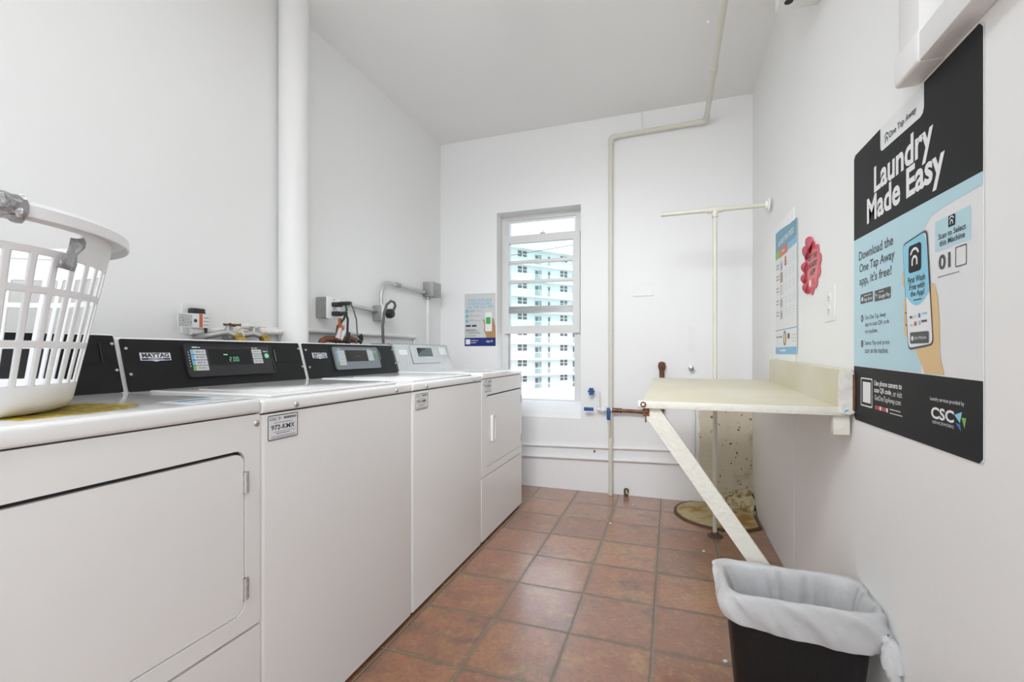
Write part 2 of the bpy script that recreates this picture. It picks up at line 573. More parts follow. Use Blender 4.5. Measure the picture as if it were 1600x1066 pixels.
def obj(name, mb, mats, parent=None, smooth=40, label=None):
    vs = [Vector(v) for v in mb.v]
    lo = Vector([min(v[i] for v in vs) for i in range(3)])
    hi = Vector([max(v[i] for v in vs) for i in range(3)])
    o0 = Vector(((lo.x + hi.x) / 2, (lo.y + hi.y) / 2, lo.z))
    me = bpy.data.meshes.new(name)
    me.from_pydata([v - o0 for v in vs], [], mb.f)
    for m in (mats if isinstance(mats, (list, tuple)) else [mats]):
        me.materials.append(m)
    me.polygons.foreach_set('material_index', mb.m)
    bm = bmesh.new()
    bm.from_mesh(me)
    bmesh.ops.recalc_face_normals(bm, faces=bm.faces)
    bm.to_mesh(me)
    bm.free()
    if smooth:
        me.polygons.foreach_set('use_smooth', [True] * len(me.polygons))
        me.set_sharp_from_angle(angle=math.radians(smooth))
    me.update()
    o = bpy.data.objects.new(name, me)
    C.objects.link(o)
    if parent is not None:
        o.parent = parent
        o.location = o0 - _LOC[parent]
    else:
        o.location = o0
    _LOC[o] = o0
    if label:
        o['label'] = label
    return o


def thing(name, label, cat, loc, group=None):
    o = bpy.data.objects.new(name, None)
    o.empty_display_size = 0.1
    C.objects.link(o)
    o.location = loc
    _LOC[o] = Vector(loc)
    o['label'] = label
    o['category'] = cat
    if group:
        o['group'] = group
    return o


def tag(o, label, cat, group=None, kind=None):
    o['label'] = label
    o['category'] = cat
    if group:
        o['group'] = group
    if kind:
        o['kind'] = kind
    return o


def struct(name, mb, m, smooth=40, parent=None):
    o = obj(name, mb, m, parent, smooth)
    if parent is None:
        o['kind'] = 'structure'
    return o


# lettering: outline of a text, filled, as 2-d points and faces
_TXT = {}


def text_shape(txt, bold=0.0, space=1.0):
    key = (txt, bold, space)
    if key in _TXT:
        return _TXT[key]
    cu = bpy.data.curves.new('lettering', 'FONT')
    cu.body = txt
    cu.size = 1.0
    cu.offset = bold
    cu.space_character = space
    cu.resolution_u = 3
    cu.fill_mode = 'FRONT'
    o = bpy.data.objects.new('lettering', cu)
    C.objects.link(o)
    dg = bpy.context.evaluated_depsgraph_get()
    me = bpy.data.meshes.new_from_object(o.evaluated_get(dg))
    vs = [(v.co.x, v.co.y) for v in me.vertices]
    fs = [tuple(p.vertices) for p in me.polygons]
    bpy.data.objects.remove(o)
    bpy.data.curves.remove(cu)
    bpy.data.meshes.remove(me)
    _TXT[key] = (vs, fs)
    return _TXT[key]


def write(mb, fr, txt, u0, u1, v0, v1, off, mi=0, bold=0.012, space=1.0, shear=0.0):
    vs, fs = text_shape(txt, bold, space)
    xs = [p[0] for p in vs]
    ys = [p[1] for p in vs]
    sx = (u1 - u0) / (max(xs) - min(xs))
    sy = (v1 - v0) / (max(ys) - min(ys))
    O, U, V, N = fr
    out = []
    for x, y in vs:
        yy = (y - min(ys)) * sy
        out.append(O + U * (u0 + (x - min(xs)) * sx + shear * yy) + V * (v0 + yy) + N * off)
    mb.add(out, fs, mi)


def line(mb, fr, u0, u1, v, h, off, mi=0, seed=None):
    """an unreadable line of small print: a row of word-long dashes"""
    rnd = random.Random(seed if seed is not None else int((u0 * 7919 + v * 104729) * 1000))
    u = u0
    while u < u1:
        wd = rnd.uniform(1.5, 4.0) * h
        e = min(u + wd, u1)
        mb.rect(fr, u, e, v, v + h * rnd.uniform(0.8, 1.0), off, off, mi)
        u = e + h * 0.7


X, Y, Z = Vector((1, 0, 0)), Vector((0, 1, 0)), Vector((0, 0, 1))
XL, XR, YB, ZC, YF = -1.788, 0.5136, 3.371, 2.731, -2.0
CSC_TRI = [((0.0, 0.78), (0.66, 1.0), (0.48, 0.42), 0), ((0.62, 0.72), (1.0, 0.72), (0.86, 0.20), 1), ((0.08, 0.38), (0.5, 0.36), (0.58, 0.0), 2)]


def csc_mark(mb, fr, u0, v0, s, off, mis):
    for a, b, c, k in CSC_TRI:
        mb.prism([(u0 + p[0] * s, v0 + p[1] * s) for p in (a, b, c)], fr, off, off, mis[k])


# ================================================================== THE SETTING
struct('floor', MB().box(XL - 0.2, XR + 0.2, YF - 0.2, YB + 0.28, -0.12, 0.0), FLOOR)
struct('ceiling', MB().box(XL - 0.2, XR + 0.2, YF - 0.2, YB + 0.28, ZC, ZC + 0.15), CEIL)
struct('wall_left', MB().box(XL - 0.2, XL, YF - 0.2, YB + 0.28, 0.0, ZC), WALL)
wr = MB()
wr.prism([(YF - 0.2, 0), (YB + 0.28, 0), (YB + 0.28, ZC), (YF - 0.2, ZC)], (Vector((XR, 0, 0)), Y, Z, X), 0, 0.2, 0,
         [[(-1.75, 0.001), (-0.45, 0.001), (-0.45, 2.1), (-1.75, 2.1)]])  # unseen opening, added to let daylight in from the side
struct('wall_right', wr, WALL)
WX0, WX1, WZ0, WZ1 = -1.292, -0.626, 0.520, 2.121
wb = MB()
fr_back = (Vector((0, YB, 0)), X, Z, Y)
wb.prism([(XL, 0), (XR, 0), (XR, ZC), (XL, ZC)], fr_back, 0, 0.26, 0,
         [[(WX0, WZ0), (WX1, WZ0), (WX1, WZ1), (WX0, WZ1)]])
struct('wall_back', wb, WALLB)
wf = MB()
wf.prism([(XL, 0), (XR, 0), (XR, ZC), (XL, ZC)], (Vector((0, YF, 0)), X, Z, Y), -0.2, 0, 0,
         [[(-1.5, 0.001), (0.25, 0.001), (0.25, 2.25), (-1.5, 2.25)]])  # wide opening behind the viewer, added for more daylight
struct('wall_front', wf, WALL)
# plastered-over ledge low on the right wall
struct('trim_1', MB().rbox(XR - 0.0022, XR + 0.01, 2.30, YB + 0.01, -0.01, 1.662, 0.002, 3), WALL)
# sloping plaster sill
sill = MB()
sill.prism([(YB + 0.001, WZ0 - 0.02), (YB + 0.001, WZ0 + 0.012), (YB + 0.03, WZ0 + 0.042), (YB + 0.085, WZ0 + 0.112), (YB + 0.15, WZ0 + 0.135), (YB + 0.258, WZ0 + 0.138), (YB + 0.258, WZ0 - 0.02)],
           (Vector((0, 0, 0)), Y, Z, X), WX0, WX1)
struct('trim_2', sill, PAINTW)
# crumbling mortar in the back right corner
mor = bmesh.new()
mg = MB()
nn = 14
vs, fs = [], []
rnd = random.Random(3)
for i in range(nn + 1):
    for j in range(nn + 1):
        a, b = i / nn, j / nn
        # a along the foot line, b from the foot up into the corner
        fx = 0.265 * (1 - a) + (XR - 0.012) * a
        fy = (YB + 0.004) * (1 - a) + 3.175 * a
        tx = 0.33 * (1 - a) + (XR - 0.004) * a
        ty = YB + 0.01 - 0.02 * a
        hz = (0.075 + 0.06 * a) * b ** 0.8
        jit = (0 if b in (0, 1) else 1) * 0.011
        vs.append((fx * (1 - b) + tx * b + rnd.uniform(-jit, jit), fy * (1 - b) + ty * b + rnd.uniform(-jit, jit), hz + rnd.uniform(-jit, jit)))
for i in range(nn):
    for j in range(nn):
        p = i * (nn + 1) + j
        fs.append((p, p + 1, p + nn + 2, p + nn + 1))
mg.add(vs, fs)
struct('trim_3', mg, MORTAR)
mor.free()

# ------------------------------------------------------------------ window
win = bpy.data.objects.new('window_1', None)
C.objects.link(win)
win.location = (-0.95, YB + 0.12, WZ0)
_LOC[win] = Vector(win.location)
win['kind'] = 'structure'
fy = (Vector((0, 0, 0)), X, Z, Y)
OX0, OX1 = -1.292, -0.626
A0, A1 = -1.262, -0.655
f = MB()
f.prism([(OX0, 0.62), (OX1, 0.62), (OX1, 2.121), (OX0, 2.121)], fy, YB + 0.125, YB + 0.20, 0,
        [[(A0 + 0.022, 0.655), (A1 - 0.030, 0.655), (A1 - 0.030, 2.086), (A0 + 0.022, 2.086)]])
obj('window_frame', f, FRAMEW, win)
# fixed top light
f = MB()
f.prism(rrect(A0 + 0.018, A1 - 0.028, 1.95, 2.085, 0.002, 1), fy, YB + 0.135, YB + 0.155, 0, [[(A0 + 0.030, 1.962), (A1 - 0.046, 1.962), (A1 - 0.046, 2.071), (A0 + 0.030, 2.071)]])
obj('top_light_frame', f, WHITEP, win)
obj('window_pane', MB().box(A0 + 0.028, A1 - 0.044, YB + 0.143, YB + 0.147, 1.96, 2.073), GLASS, win)
# hung sash, standing proud of the frame
SY0, SY1 = YB + 0.095, YB + 0.135
f = MB()
f.prism([(A0 - 0.002, 1.175), (A1 + 0.002, 1.175), (A1 + 0.002, 1.956), (A0 - 0.002, 1.956)], fy, SY0, SY1, 0,
        [[(A0 + 0.036, 1.236), (A1 - 0.050, 1.236), (A1 - 0.050, 1.896), (A0 + 0.036, 1.896)]])
sash = obj('sash_frame', f, FRAMEW, win)
for zz in (1.745, 1.588):
    obj('sash_bar', MB().rbox(A0 + 0.036, A1 - 0.050, SY0 + 0.006, SY1 - 0.008, zz - 0.013, zz + 0.013, 0.003, 2), FRAMEW, sash)
br = MB()
for k in range(4):
    br.rbox(A0 + 0.036, A1 - 0.050, SY0 + 0.010 + 0.006 * (k % 2), SY1 - 0.006, 1.337 + k * 0.0145, 1.3495 + k * 0.0145, 0.002, 2)
obj('louvre', br, FRAMEG, sash)
obj('window_pane', MB().box(A0 + 0.034, A1 - 0.048, SY0 + 0.022, SY0 + 0.026, 1.234, 1.898), GLASS, sash)
k_ = MB().rbox(-0.965, -0.925, SY0 - 0.004, SY0 + 0.02, 1.955, 1.966, 0.002, 2)
k_.cyl((-0.945, SY0 + 0.006, 1.964), (-0.94, SY0 + 0.006, 1.982), 0.004, 8)
obj('sash_latch', k_, FRAMEG, sash)
f = MB()
f.box(A0 + 0.024, A0 + 0.036, YB + 0.13, YB + 0.15, 0.66, 1.175)
f.box(A1 - 0.046, A1 - 0.034, YB + 0.13, YB + 0.15, 0.66, 1.175)
obj('sash_track', MB().box(A0 + 0.022, A0 + 0.036, YB + 0.128, YB + 0.15, 0.658, 1.176), FRAMEG, win)
obj('sash_track', MB().box(A1 - 0.044, A1 - 0.030, YB + 0.128, YB + 0.15, 0.658, 1.176), FRAMEW, win)

# ================================================================== OUTSIDE
E_ = Vector((0.63, 0.777, 0)).normalized()
N_ = Vector((0.777, -0.63, 0)).normalized()
P0 = Vector((-20.8, 77.4, 0))
fb = (P0, E_, Z, N_)      # u along the facade, v up, n towards the room
bld = thing('apartment_building', 'white apartment block with stacked balconies seen through the window', 'building', (P0.x, P0.y, -8.3))
FH, Z0 = 2.7, 0.06
obj('wall', MB().rect(fb, -26, 22, -5.4, 18.9, -12, -1.4), BWHITE, bld)
obj('ground_floor', MB().rect(fb, -26, 22, -8.3, -5.45, -11.5, -0.9), BBROWN, bld)
obj('roof', MB().rect(fb, -26.3, 22.3, 18.75, 19.3, -12, 0.35), BSLAB, bld)
for k in range(-2, 7):
    zs = Z0 + FH * k
    obj('balcony_slab', MB().rect(fb, -26, 22, zs - 0.22, zs + 0.05, -1.45, 0.0), BSLAB, bld)
    r = MB()
    r.rect(fb, -26, 22, zs + 1.0, zs + 1.06, -0.11, -0.04)
    s = -26
    while s <= 22:
        r.rect(fb, s, s + 0.05, zs + 0.05, zs + 1.0, -0.11, -0.04)
        s += 1.2
    ra = obj('balcony_railing', r, BRAIL, bld)
    obj('rail_glass', MB().rect(fb, -26, 22, zs + 0.12, zs + 0.98, -0.085, -0.07), RAILGLASS, ra)
    for s0, s1 in ((-14.2, -12.4), (-4.6, -2.75), (4.6, 6.2), (12.6, 14.4)):
        wdw = MB()
        wdw.rect(fb, s0 - 0.08, s1 + 0.08, zs + 1.27, zs + 2.5, -1.4, -1.36)
        wo_ = obj('window', wdw, BSLAB, bld)
        wp = MB()
        mid = (s0 + s1) / 2
        for a, b in ((s0, mid - 0.1), (mid + 0.1, s1)):
            for c, d in ((1.35, 1.84), (1.94, 2.42)):
                wp.rect(fb, a, b, zs + c, zs + d, -1.36, -1.345)
        obj('panes', wp, BWIN, wo_)
    for s0, s1, h in ((-1.0, -0.3, 2.05), (-0.2, 0.4, 2.1), (1.82, 2.3, 2.05), (7.5, 7.95, 2.2)):
        d = obj('door', MB().rect(fb, s0, s1, zs + 0.1, zs + h, -1.4, -1.35), BDOOR, bld)
        if s0 < -0.5 or s0 > 1:
            obj('door_pane', MB().rect(fb, s0 + 0.1, s1 - 0.1, zs + 1.1, zs + h - 0.15, -1.35, -1.335), BWIN, d)

low = MB()
LP = Vector((-6.5, 24.2, 0))
low.rect((LP, E_, Z, N_), -9, 9, -8.3, -1.45, -6, 0)
low.rect((LP, E_, Z, N_), -9.1, 9.1, -1.52, -1.32, -0.4, 0.12)
tag(obj('low_building', low, BWHITE), 'low white flat-roofed building just outside below the window sill', 'building')
cab = MB()
ca, cb = Vector((-4.72, 14.15, 4.23)), Vector((-2.72, 14.7, 4.55))
dv = (cb - ca).normalized()
cab.tube([ca - dv * 9, ca - dv * 4.5 - Z * 0.03, ca, cb, cb + dv * 4.5 - Z * 0.03, cb + dv * 9], 0.011, 6)
tag(obj('utility_cable', cab, CORDGY), 'thin dark overhead cable crossing the sky outside the window', 'cable')
# tree
tr = thing('street_tree', 'light green leafy tree beside the apartment block, right side of window', 'tree', (-12.1, 63.3, -8.3))
obj('trunk', MB().tube([(-12.1, 63.3, -8.3), (-12.0, 63.3, -6), (-12.2, 63.4, -3.6)], [0.22, 0.17, 0.10], 8), BARK, tr)
cr = MB()
rnd = random.Random(11)
for k in range(1500):
    u, v_, ww = rnd.gauss(0, 1), rnd.gauss(0, 1), rnd.gauss(0, 1)
    L = math.sqrt(u * u + v_ * v_ + ww * ww)
    rr = 1.0 * rnd.uniform(0.25, 1) ** 0.5
    p = Vector((-11.8 + 1.35 * rr * u / L, 63.3 + 1.35 * rr * v_ / L, -4.5 + 1.9 * rr * ww / L))
    a = Vector((rnd.gauss(0, 1), rnd.gauss(0, 1), rnd.gauss(0, 1))).normalized() * 0.17
    b = Vector((rnd.gauss(0, 1), rnd.gauss(0, 1), rnd.gauss(0, 1)))
    b = (b - a * b.dot(a) / a.dot(a)).normalized() * 0.09
    cr.add([p - a, p + b, p + a, p - b], [(0, 1, 2, 3)])
obj('foliage', cr, LEAF, tr, smooth=0)
g_ = struct('ground', MB().box(-140, 120, 4.5, 200, -8.5, -8.3), GROUND)

# ================================================================== MACHINES
FX = -0.942
BX = -1.66
KS = 0.978
TOPZ = 0.9045


def y_front(y):
    return y


fr_front = (Vector((FX, 0, 0)), Y, Z, X)
PB, PT = Vector((-1.456, 0, 0.9085)), Vector((-1.5005, 0, 1.0600))
PV = (PT - PB)
PLEN = PV.length
PVn = PV.normalized()
PN = Y.cross(PVn).normalized()
PN = PN if PN.x > 0 else -PN
fr_pan = (PB, Y, PVn, PN)


def pv(t):
    return t * PLEN


def screw(parent, fr, u, v, r=0.007, n0=0.0):
    m = MB()
    O, U, V, N = fr
    c = O + U * u + V * v + N * n0
    m.tube([c, c + N * 0.0015, c + N * 0.004, c + N * 0.0052], [r, r, r * 0.75, r * 0.3], 12)
    obj('screw', m, SCREW, parent)


def console(parent, y0, y1, face, top=1.0, body=ENAMEL):
    b = MB()
    t = pv(top)
    p1 = PB + PVn * t
    prof = [(PB.x - 0.004, PB.z - 0.006), (p1.x - 0.003, p1.z + 0.000), (p1.x - 0.012, p1.z + 0.006), (BX + 0.02, p1.z + 0.006), (BX + 0.02, PB.z - 0.006)]
    b.prism(prof, (Vector((0, 0, 0)), X, Z, Y), y0 + 0.001, y1 - 0.001)
    obj('console', b, body, parent)
    pl_ = MB()
    pl_.prism(rrect(y0 + 0.010, y1 - 0.006, 0.0, t, 0.004, 3), fr_pan, -0.001, 0.004)
    return obj('control_panel', pl_, face, parent)


def cabinet(parent, y0, y1, top, front_flat=True):
    c = MB()
    c.rbox(BX, FX, y0 + 0.001, y1 - 0.001, 0.014, top, 0.012, 4, 0, lambda m: m.x > FX - 0.01 and abs(m.z - (top + 0.014) / 2) < 0.1)
    cab_ = obj('cabinet', c, ENAMEL, parent)
    obj('plinth', MB().box(BX + 0.02, FX - 0.035, y0 + 0.02, y1 - 0.02, 0.0, 0.02), DARKGAP, parent)
    return cab_


def washer_lid(parent, y0, y1, top):
    # formed steel top with a hinged lid
    t = MB()
    t.rbox(BX, FX + 0.004, y0 + 0.001, y1 - 0.001, top - 0.0335, top, 0.009, 4, 0, lambda m: m.x > FX - 0.02 or (m.z > top - 0.005))
    obj('top_panel', t, ENAMEL_TOP, parent)
    l = MB()
    l.rbox(-1.425, FX - 0.030, y0 + 0.055, y1 - 0.055, top - 0.001, top + 0.008, 0.006, 3)
    lid = obj('lid', l, ENAMEL_TOP, parent)
    gq = MB()
    gq.rbox(-1.30, FX - 0.045, y0 + 0.11, y1 - 0.11, top + 0.0075, top + 0.011, 0.003, 2)
    obj('lid_panel', gq, ENAMEL_TOP, lid)


def tag_plate(parent, u0, u1, v0, v1, code, mark=True):
    p = MB()
    p.prism(rrect(u0, u1, v0, v1, 0.005, 4), fr_front, 0.0005, 0.0016, 0)
    o = obj('machine_tag', p, PAPER, parent, label='white identification tag with black print')
    q = MB()
    W, H = u1 - u0, v1 - v0
    q.prism(rrect(u0, u1, v0, v1, 0.005, 4), fr_front, 0.0018, 0.0018, 0,
            [rrect(u0 + 0.0022, u1 - 0.0022, v0 + 0.0022, v1 - 0.0022, 0.0035, 4)])
    write(q, fr_front, code, u0 + 0.11 * W, u1 - 0.11 * W, v0 + 0.40 * H, v0 + 0.60 * H, 0.0019, 0, 0.02)
    write(q, fr_front, 'CSC', u0 + 0.06 * W, u0 + 0.30 * W, v0 + 0.79 * H, v0 + 0.90 * H, 0.0019, 0, 0.01)
    u = u0 + 0.52 * W
    rnd2 = random.Random(5)
    while u < u1 - 0.06 * W:
        b = rnd2.choice((0.0008, 0.0014, 0.002))
        q.rect(fr_front, u, u + b, v0 + 0.80 * H, v0 + 0.90 * H, 0.0019, 0.0019, 0)
        u += b + 0.0009
    for vv, a, b, h in ((0.67, 0.2, 0.8, 0.022), (0.31, 0.2, 0.9, 0.02), (0.23, 0.28, 0.72, 0.03), (0.13, 0.12, 0.9, 0.02), (0.07, 0.1, 0.92, 0.02)):
        line(q, fr_front, u0 + a * W, u0 + b * W, v0 + vv * H, h * H, 0.0019, 0)
    csc_mark(q, fr_front, u0 + 0.32 * W, v0 + 0.77 * H, 0.15 * H, 0.0019, (1, 2, 3))
    obj('tag_print', q, [P_INK, P_TURQ, P_GREEN, P_BLUE], o)


def badge(parent, u0, u1, v0, v1, n0):
    b = MB()
    mid = (u0 + u1) / 2
    out = [(u0, v1), (u0, v0 + 0.004), (mid - 0.012, v0 + 0.003), (mid, v0), (mid + 0.012, v0 + 0.003), (u1, v0 + 0.004), (u1, v1)][::-1]
    b.prism(out, fr_pan, n0, n0 + 0.002)
    o = obj('badge', b, P_WHITE, parent, label='white and blue maker badge')
    q = MB()
    W, H = u1 - u0, v1 - v0
    q.rect(fr_pan, u0 + 0.03 * W, u1 - 0.03 * W, v0 + 0.18 * H, v0 + 0.38 * H, n0 + 0.0023, n0 + 0.0023, 0)
    write(q, fr_pan, 'MAYTAG', u0 + 0.05 * W, u1 - 0.05 * W, v0 + 0.44 * H, v0 + 0.92 * H, n0 + 0.0023, 1, 0.045)
    write(q, fr_pan, 'COMMERCIAL', u0 + 0.24 * W, u1 - 0.24 * W, v0 + 0.22 * H, v0 + 0.34 * H, n0 + 0.0026, 2, 0.01)
    q.rect(fr_pan, u0 + 0.01 * W, u1 - 0.01 * W, v0 + 0.95 * H, v0 + 0.99 * H, n0 + 0.0023, n0 + 0.0023, 1)
    obj('badge_lettering', q, [P_NAVY, P_INK, P_WHITE], o)


def seven_seg(mb, fr, txt, u, v, w_, h, off, mi=0):
    segs = {'0': 'abcdef', '2': 'abged'}
    t = h * 0.10
    for ch in txt:
        if ch == '.':
            mb.rect(fr, u - t * 0.2, u + t, v, v + t, off, off, mi)
            u += t * 2.2
            continue
        for s_ in segs[ch]:
            r_ = {'a': (t, w_ - t, h - t, h), 'd': (t, w_ - t, 0, t), 'g': (t, w_ - t, h / 2 - t / 2, h / 2 + t / 2),
                  'f': (0, t, h / 2, h - t / 2), 'b': (w_ - t, w_, h / 2, h - t / 2), 'e': (0, t, t / 2, h / 2), 'c': (w_ - t, w_, t / 2, h / 2)}[s_]
            mb.rect(fr, u + r_[0], u + r_[1], v + r_[2], v + r_[3], off, off, mi)
        u += w_ * 1.45


def washer_controls(panel, o, bez, lit):
    """o: shift of the panel along the row"""
    S = lambda y: KS * y + o
    # moulded bezel
    b = MB()
    b.prism(rrect(S(1.071), S(1.421), pv(0.20), pv(0.91), 0.012, 5), fr_pan, 0.0035, 0.010)
    bo = obj('bezel', b, bez, panel, label='raised moulding around the display' if bez is BEZEL else 'grey raised moulding around the display')
    rm = MB()
    rm.prism(rrect(S(1.071), S(1.421), pv(0.20), pv(0.91), 0.012, 5), fr_pan, 0.0095, 0.0125, 0,
             [rrect(S(1.071) + 0.004, S(1.421) - 0.004, pv(0.20) + 0.004, pv(0.91) - 0.004, 0.009, 5)])
    obj('bezel_rim', rm, bez, bo)
    d = MB()
    d.rect(fr_pan, S(1.155), S(1.322), pv(0.445), pv(0.805), 0.0098, 0.0108)
    do = obj('display', d, DISPLAY, bo, label='black display window')
    q = MB()
    if lit:
        seven_seg(q, fr_pan, '2.00', S(1.229), pv(0.52), 0.0085, 0.0165, 0.0112, 0)
        q.rect(fr_pan, S(1.209), S(1.225), pv(0.665), pv(0.69), 0.0112, 0.0112, 0)
        obj('display_digits', q, LEDGREEN, panel, label='green lit digits 2.00')
    else:
        for k in range(3):
            q.rect(fr_pan, S(1.225) + k * 0.013, S(1.225) + k * 0.013 + 0.009, pv(0.60), pv(0.615), 0.0112, 0.0112, 0)
        obj('display_digits', q, LEDAMBER, panel)
    for k in range(4):
        v1 = pv(0.79 - 0.117 * k)
        v0 = v1 - pv(0.104)
        m = MB()
        m.rect(fr_pan, S(1.092), S(1.145), v0, v1, 0.0098, 0.0115, 0)
        bt = obj('cycle_button', m, P_LGREY, panel)
        q = MB()
        q.rect(fr_pan, S(1.092), S(1.101), v0, v1, 0.0118, 0.0118, 1 if k < 3 else 2)
        write(q, fr_pan, ('NORMAL', 'WARM', 'DELICATE', 'BRIGHT')[k] if False else 'o' * 0 + '-----', S(1.108), S(1.138), v0 + pv(0.05), v0 + pv(0.058), 0.0118, 0, 0)
        line(q, fr_pan, S(1.108), S(1.138), v0 + pv(0.04), pv(0.028), 0.0118, 0, k)
        obj('button_print', q, [P_GREY, P_STRIP, P_LIME], bt)
    for k in range(3):
        v1 = pv(0.80 - 0.117 * k)
        v0 = v1 - pv(0.104)
        m = MB()
        m.rect(fr_pan, S(1.329), S(1.371), v0, v1, 0.0098, 0.0115, 0)
        bt = obj('option_button', m, P_LGREY, panel)
        q = MB()
        line(q, fr_pan, S(1.335), S(1.365), v0 + pv(0.04), pv(0.028), 0.0118, 0, k + 9)
        obj('button_print', q, P_GREY, bt)
    m = MB()
    m.prism(circ(S(1.393), pv(0.645), 0.0095, 20), fr_pan, 0.0098, 0.012)
    obj('start_button', m, LEDGREEN if lit else P_GREEN, panel, label='round green start button')
    q = MB()
    line(q, fr_pan, S(1.100), S(1.128), pv(0.825), pv(0.03), 0.0104, 0, 2)
    line(q, fr_pan, S(1.331), S(1.358), pv(0.825), pv(0.03), 0.0104, 0, 4)
    line(q, fr_pan, S(1.380), S(1.402), pv(0.74), pv(0.028), 0.0104, 0, 5)
    for k in range(6):
        q.rect(fr_pan, S(1.083), S(1.086), pv(0.42 + 0.06 * k), pv(0.45 + 0.06 * k), 0.0104, 0.0104, 0)
    obj('panel_print', q, P_LGREY, panel)
    # blanked card slot
    m = MB()
    m.prism(rrect(S(1.437), S(1.539), pv(0.49), pv(0.82), 0.003, 3), fr_pan, 0.0035, 0.0055)
    obj('slot_cover', m, BLACKPL, panel)
    m = MB()
    m.rect(fr_pan, S(1.437), S(1.439), pv(0.50), pv(0.80), 0.0055, 0.0075)
    obj('slot_edge', m, SCREW, panel)
    for y, t in ((0.906, 0.812), (0.906, 0.321), (1.571, 0.845), (1.572, 0.348)):
        screw(panel, fr_pan, S(y), pv(t), 0.005, 0.004)


def washer(y0, label, tagspec, screws, lit, bez):
    y1 = y0 + 0.69
    t = thing('washing_machine', label, 'washing machine', ((FX + BX) / 2, y0 + 0.345, 0), 'washing machines in the row')
    cabinet(t, y0, y1, TOPZ - 0.0365)
    washer_lid(t, y0, y1, TOPZ)
    obj('seam', MB().box(BX + 0.01, FX - 0.004, y0 + 0.004, y1 - 0.004, TOPZ - 0.038, TOPZ - 0.032), DARKGAP, t)
    p = console(t, y0 + 0.012, y1 + 0.006, BLACKPL)
    washer_controls(p, y0 - 0.853 + (0 if lit else 0.001), bez, lit)
    badge(p, KS * 0.940 + y0 - 0.853, KS * 1.029 + y0 - 0.853, pv(0.555), pv(0.735), 0.004)
    tag_plate(t, *tagspec)
    for u, v in screws:
        screw(t, fr_front, u, v, 0.008, 0.004)
    return t


washer(0.853, 'white washing machine tagged 972-KMX with green lit display, left of the other washer', (0.872, 0.969, 0.8005, 0.8635, '972-KMX'), ((0.962, 0.884), (1.433, 0.884)), True, BEZEL)
washer(1.543, 'white washing machine with grey display bezel, beside the silver-panel dryer', (1.566, 1.664, 0.7955, 0.8585, '975-HMK'), ((1.652, 0.884), (2.130, 0.884)), False, BEZELG)


def dryer(y0, label, top, door, seam_z, group='tumble dryers in the row'):
    y1 = y0 + 0.69
    t = thing('dryer', label, 'dryer', ((FX + BX) / 2, y0 + 0.345, 0), group)
    c = MB()
    c.rbox(BX, FX - 0.014, y0 + 0.001, y1 - 0.001, 0.014, top - 0.037, 0.006, 2, 0, lambda m: m.x > FX - 0.02 and abs(m.z - 0.45) < 0.1)
    obj('cabinet', c, ENAMEL, t)
    obj('plinth', MB().box(BX + 0.02, FX - 0.035, y0 + 0.02, y1 - 0.02, 0.0, 0.02), DARKGAP, t)
    obj('seam', MB().box(BX + 0.01, FX - 0.010, y0 + 0.004, y1 - 0.004, top - 0.040, top - 0.030), DARKGAP, t)
    tp = MB()
    tp.rbox(BX, FX + 0.005, y0 + 0.001, y1 - 0.001, top - 0.0345, top, 0.009, 4, 0, lambda m: m.x > FX - 0.02 or m.z > top - 0.005)
    obj('top_panel', tp, ENAMEL_TOP, t)
    d0, d1, e0, e1 = door
    fp = MB()
    fp.prism(rrect(y0 + 0.002, y1 - 0.002, seam_z + 0.003, top - 0.037, 0.004, 2), fr_front, -0.013, 0.0, 0,
             [rrect(d0 - 0.003, d1 + 0.003, e0 - 0.003, e1 + 0.008, 0.026, 6)])
    obj('front_panel', fp, ENAMEL, t)
    tpn = MB()
    tpn.prism(rrect(y0 + 0.002, y1 - 0.002, 0.016, seam_z - 0.003, 0.004, 2), fr_front, -0.013, 0.0)
    obj('toe_panel', tpn, ENAMEL, t)
    obj('door_gap', MB().rect(fr_front, d0 - 0.01, d1 + 0.01, e0 - 0.01, e1 + 0.012, -0.0139, -0.0122), DARKGAP, t)
    dm = MB()
    dm.prism(rrect(d0, d1, e0, e1, 0.023, 6), fr_front, -0.0115, -0.0015)
    dr = obj('door', dm, ENAMEL, t)
    for zz in (e0 + 0.054, e1 - 0.069):
        h = MB()
        h.cyl((FX + 0.001, d1 + 0.003, zz - 0.025), (FX + 0.001, d1 + 0.003, zz + 0.025), 0.0048, 10)
        h.box(FX - 0.004, FX + 0.0025, d1 - 0.004, d1 + 0.011, zz - 0.025, zz + 0.025)
        for q in (-0.009, 0.009):
            h.cyl((FX + 0.001, d1 + 0.003, zz + q - 0.001), (FX + 0.001, d1 + 0.003, zz + q + 0.001), 0.006, 10)
        obj('hinge', h, STEEL, dr)
    # recessed pull
    hd = MB()
    a0, a1, b0, b1 = d0 + 0.072, d0 + 0.138, e0 + 0.125, e0 + 0.27
    hd.prism(rrect(a0, a1, b0, b1, 0.008, 4), fr_front, -0.004, 0.006, 0, [rrect(a0 + 0.007, a1 - 0.007, b0 + 0.008, b1 - 0.008, 0.005, 4)])
    hd.prism([(FX - 0.0015, a0 + 0.004), (FX + 0.010, a0 + 0.002), (FX + 0.012, a0 + 0.008), (FX + 0.004, a0 + 0.02)], (Vector((0, 0, 0)), X, Y, Z), b0 + 0.003, b1 - 0.003)
    obj('handle', hd, ENAMEL_TOP, dr)
    return t


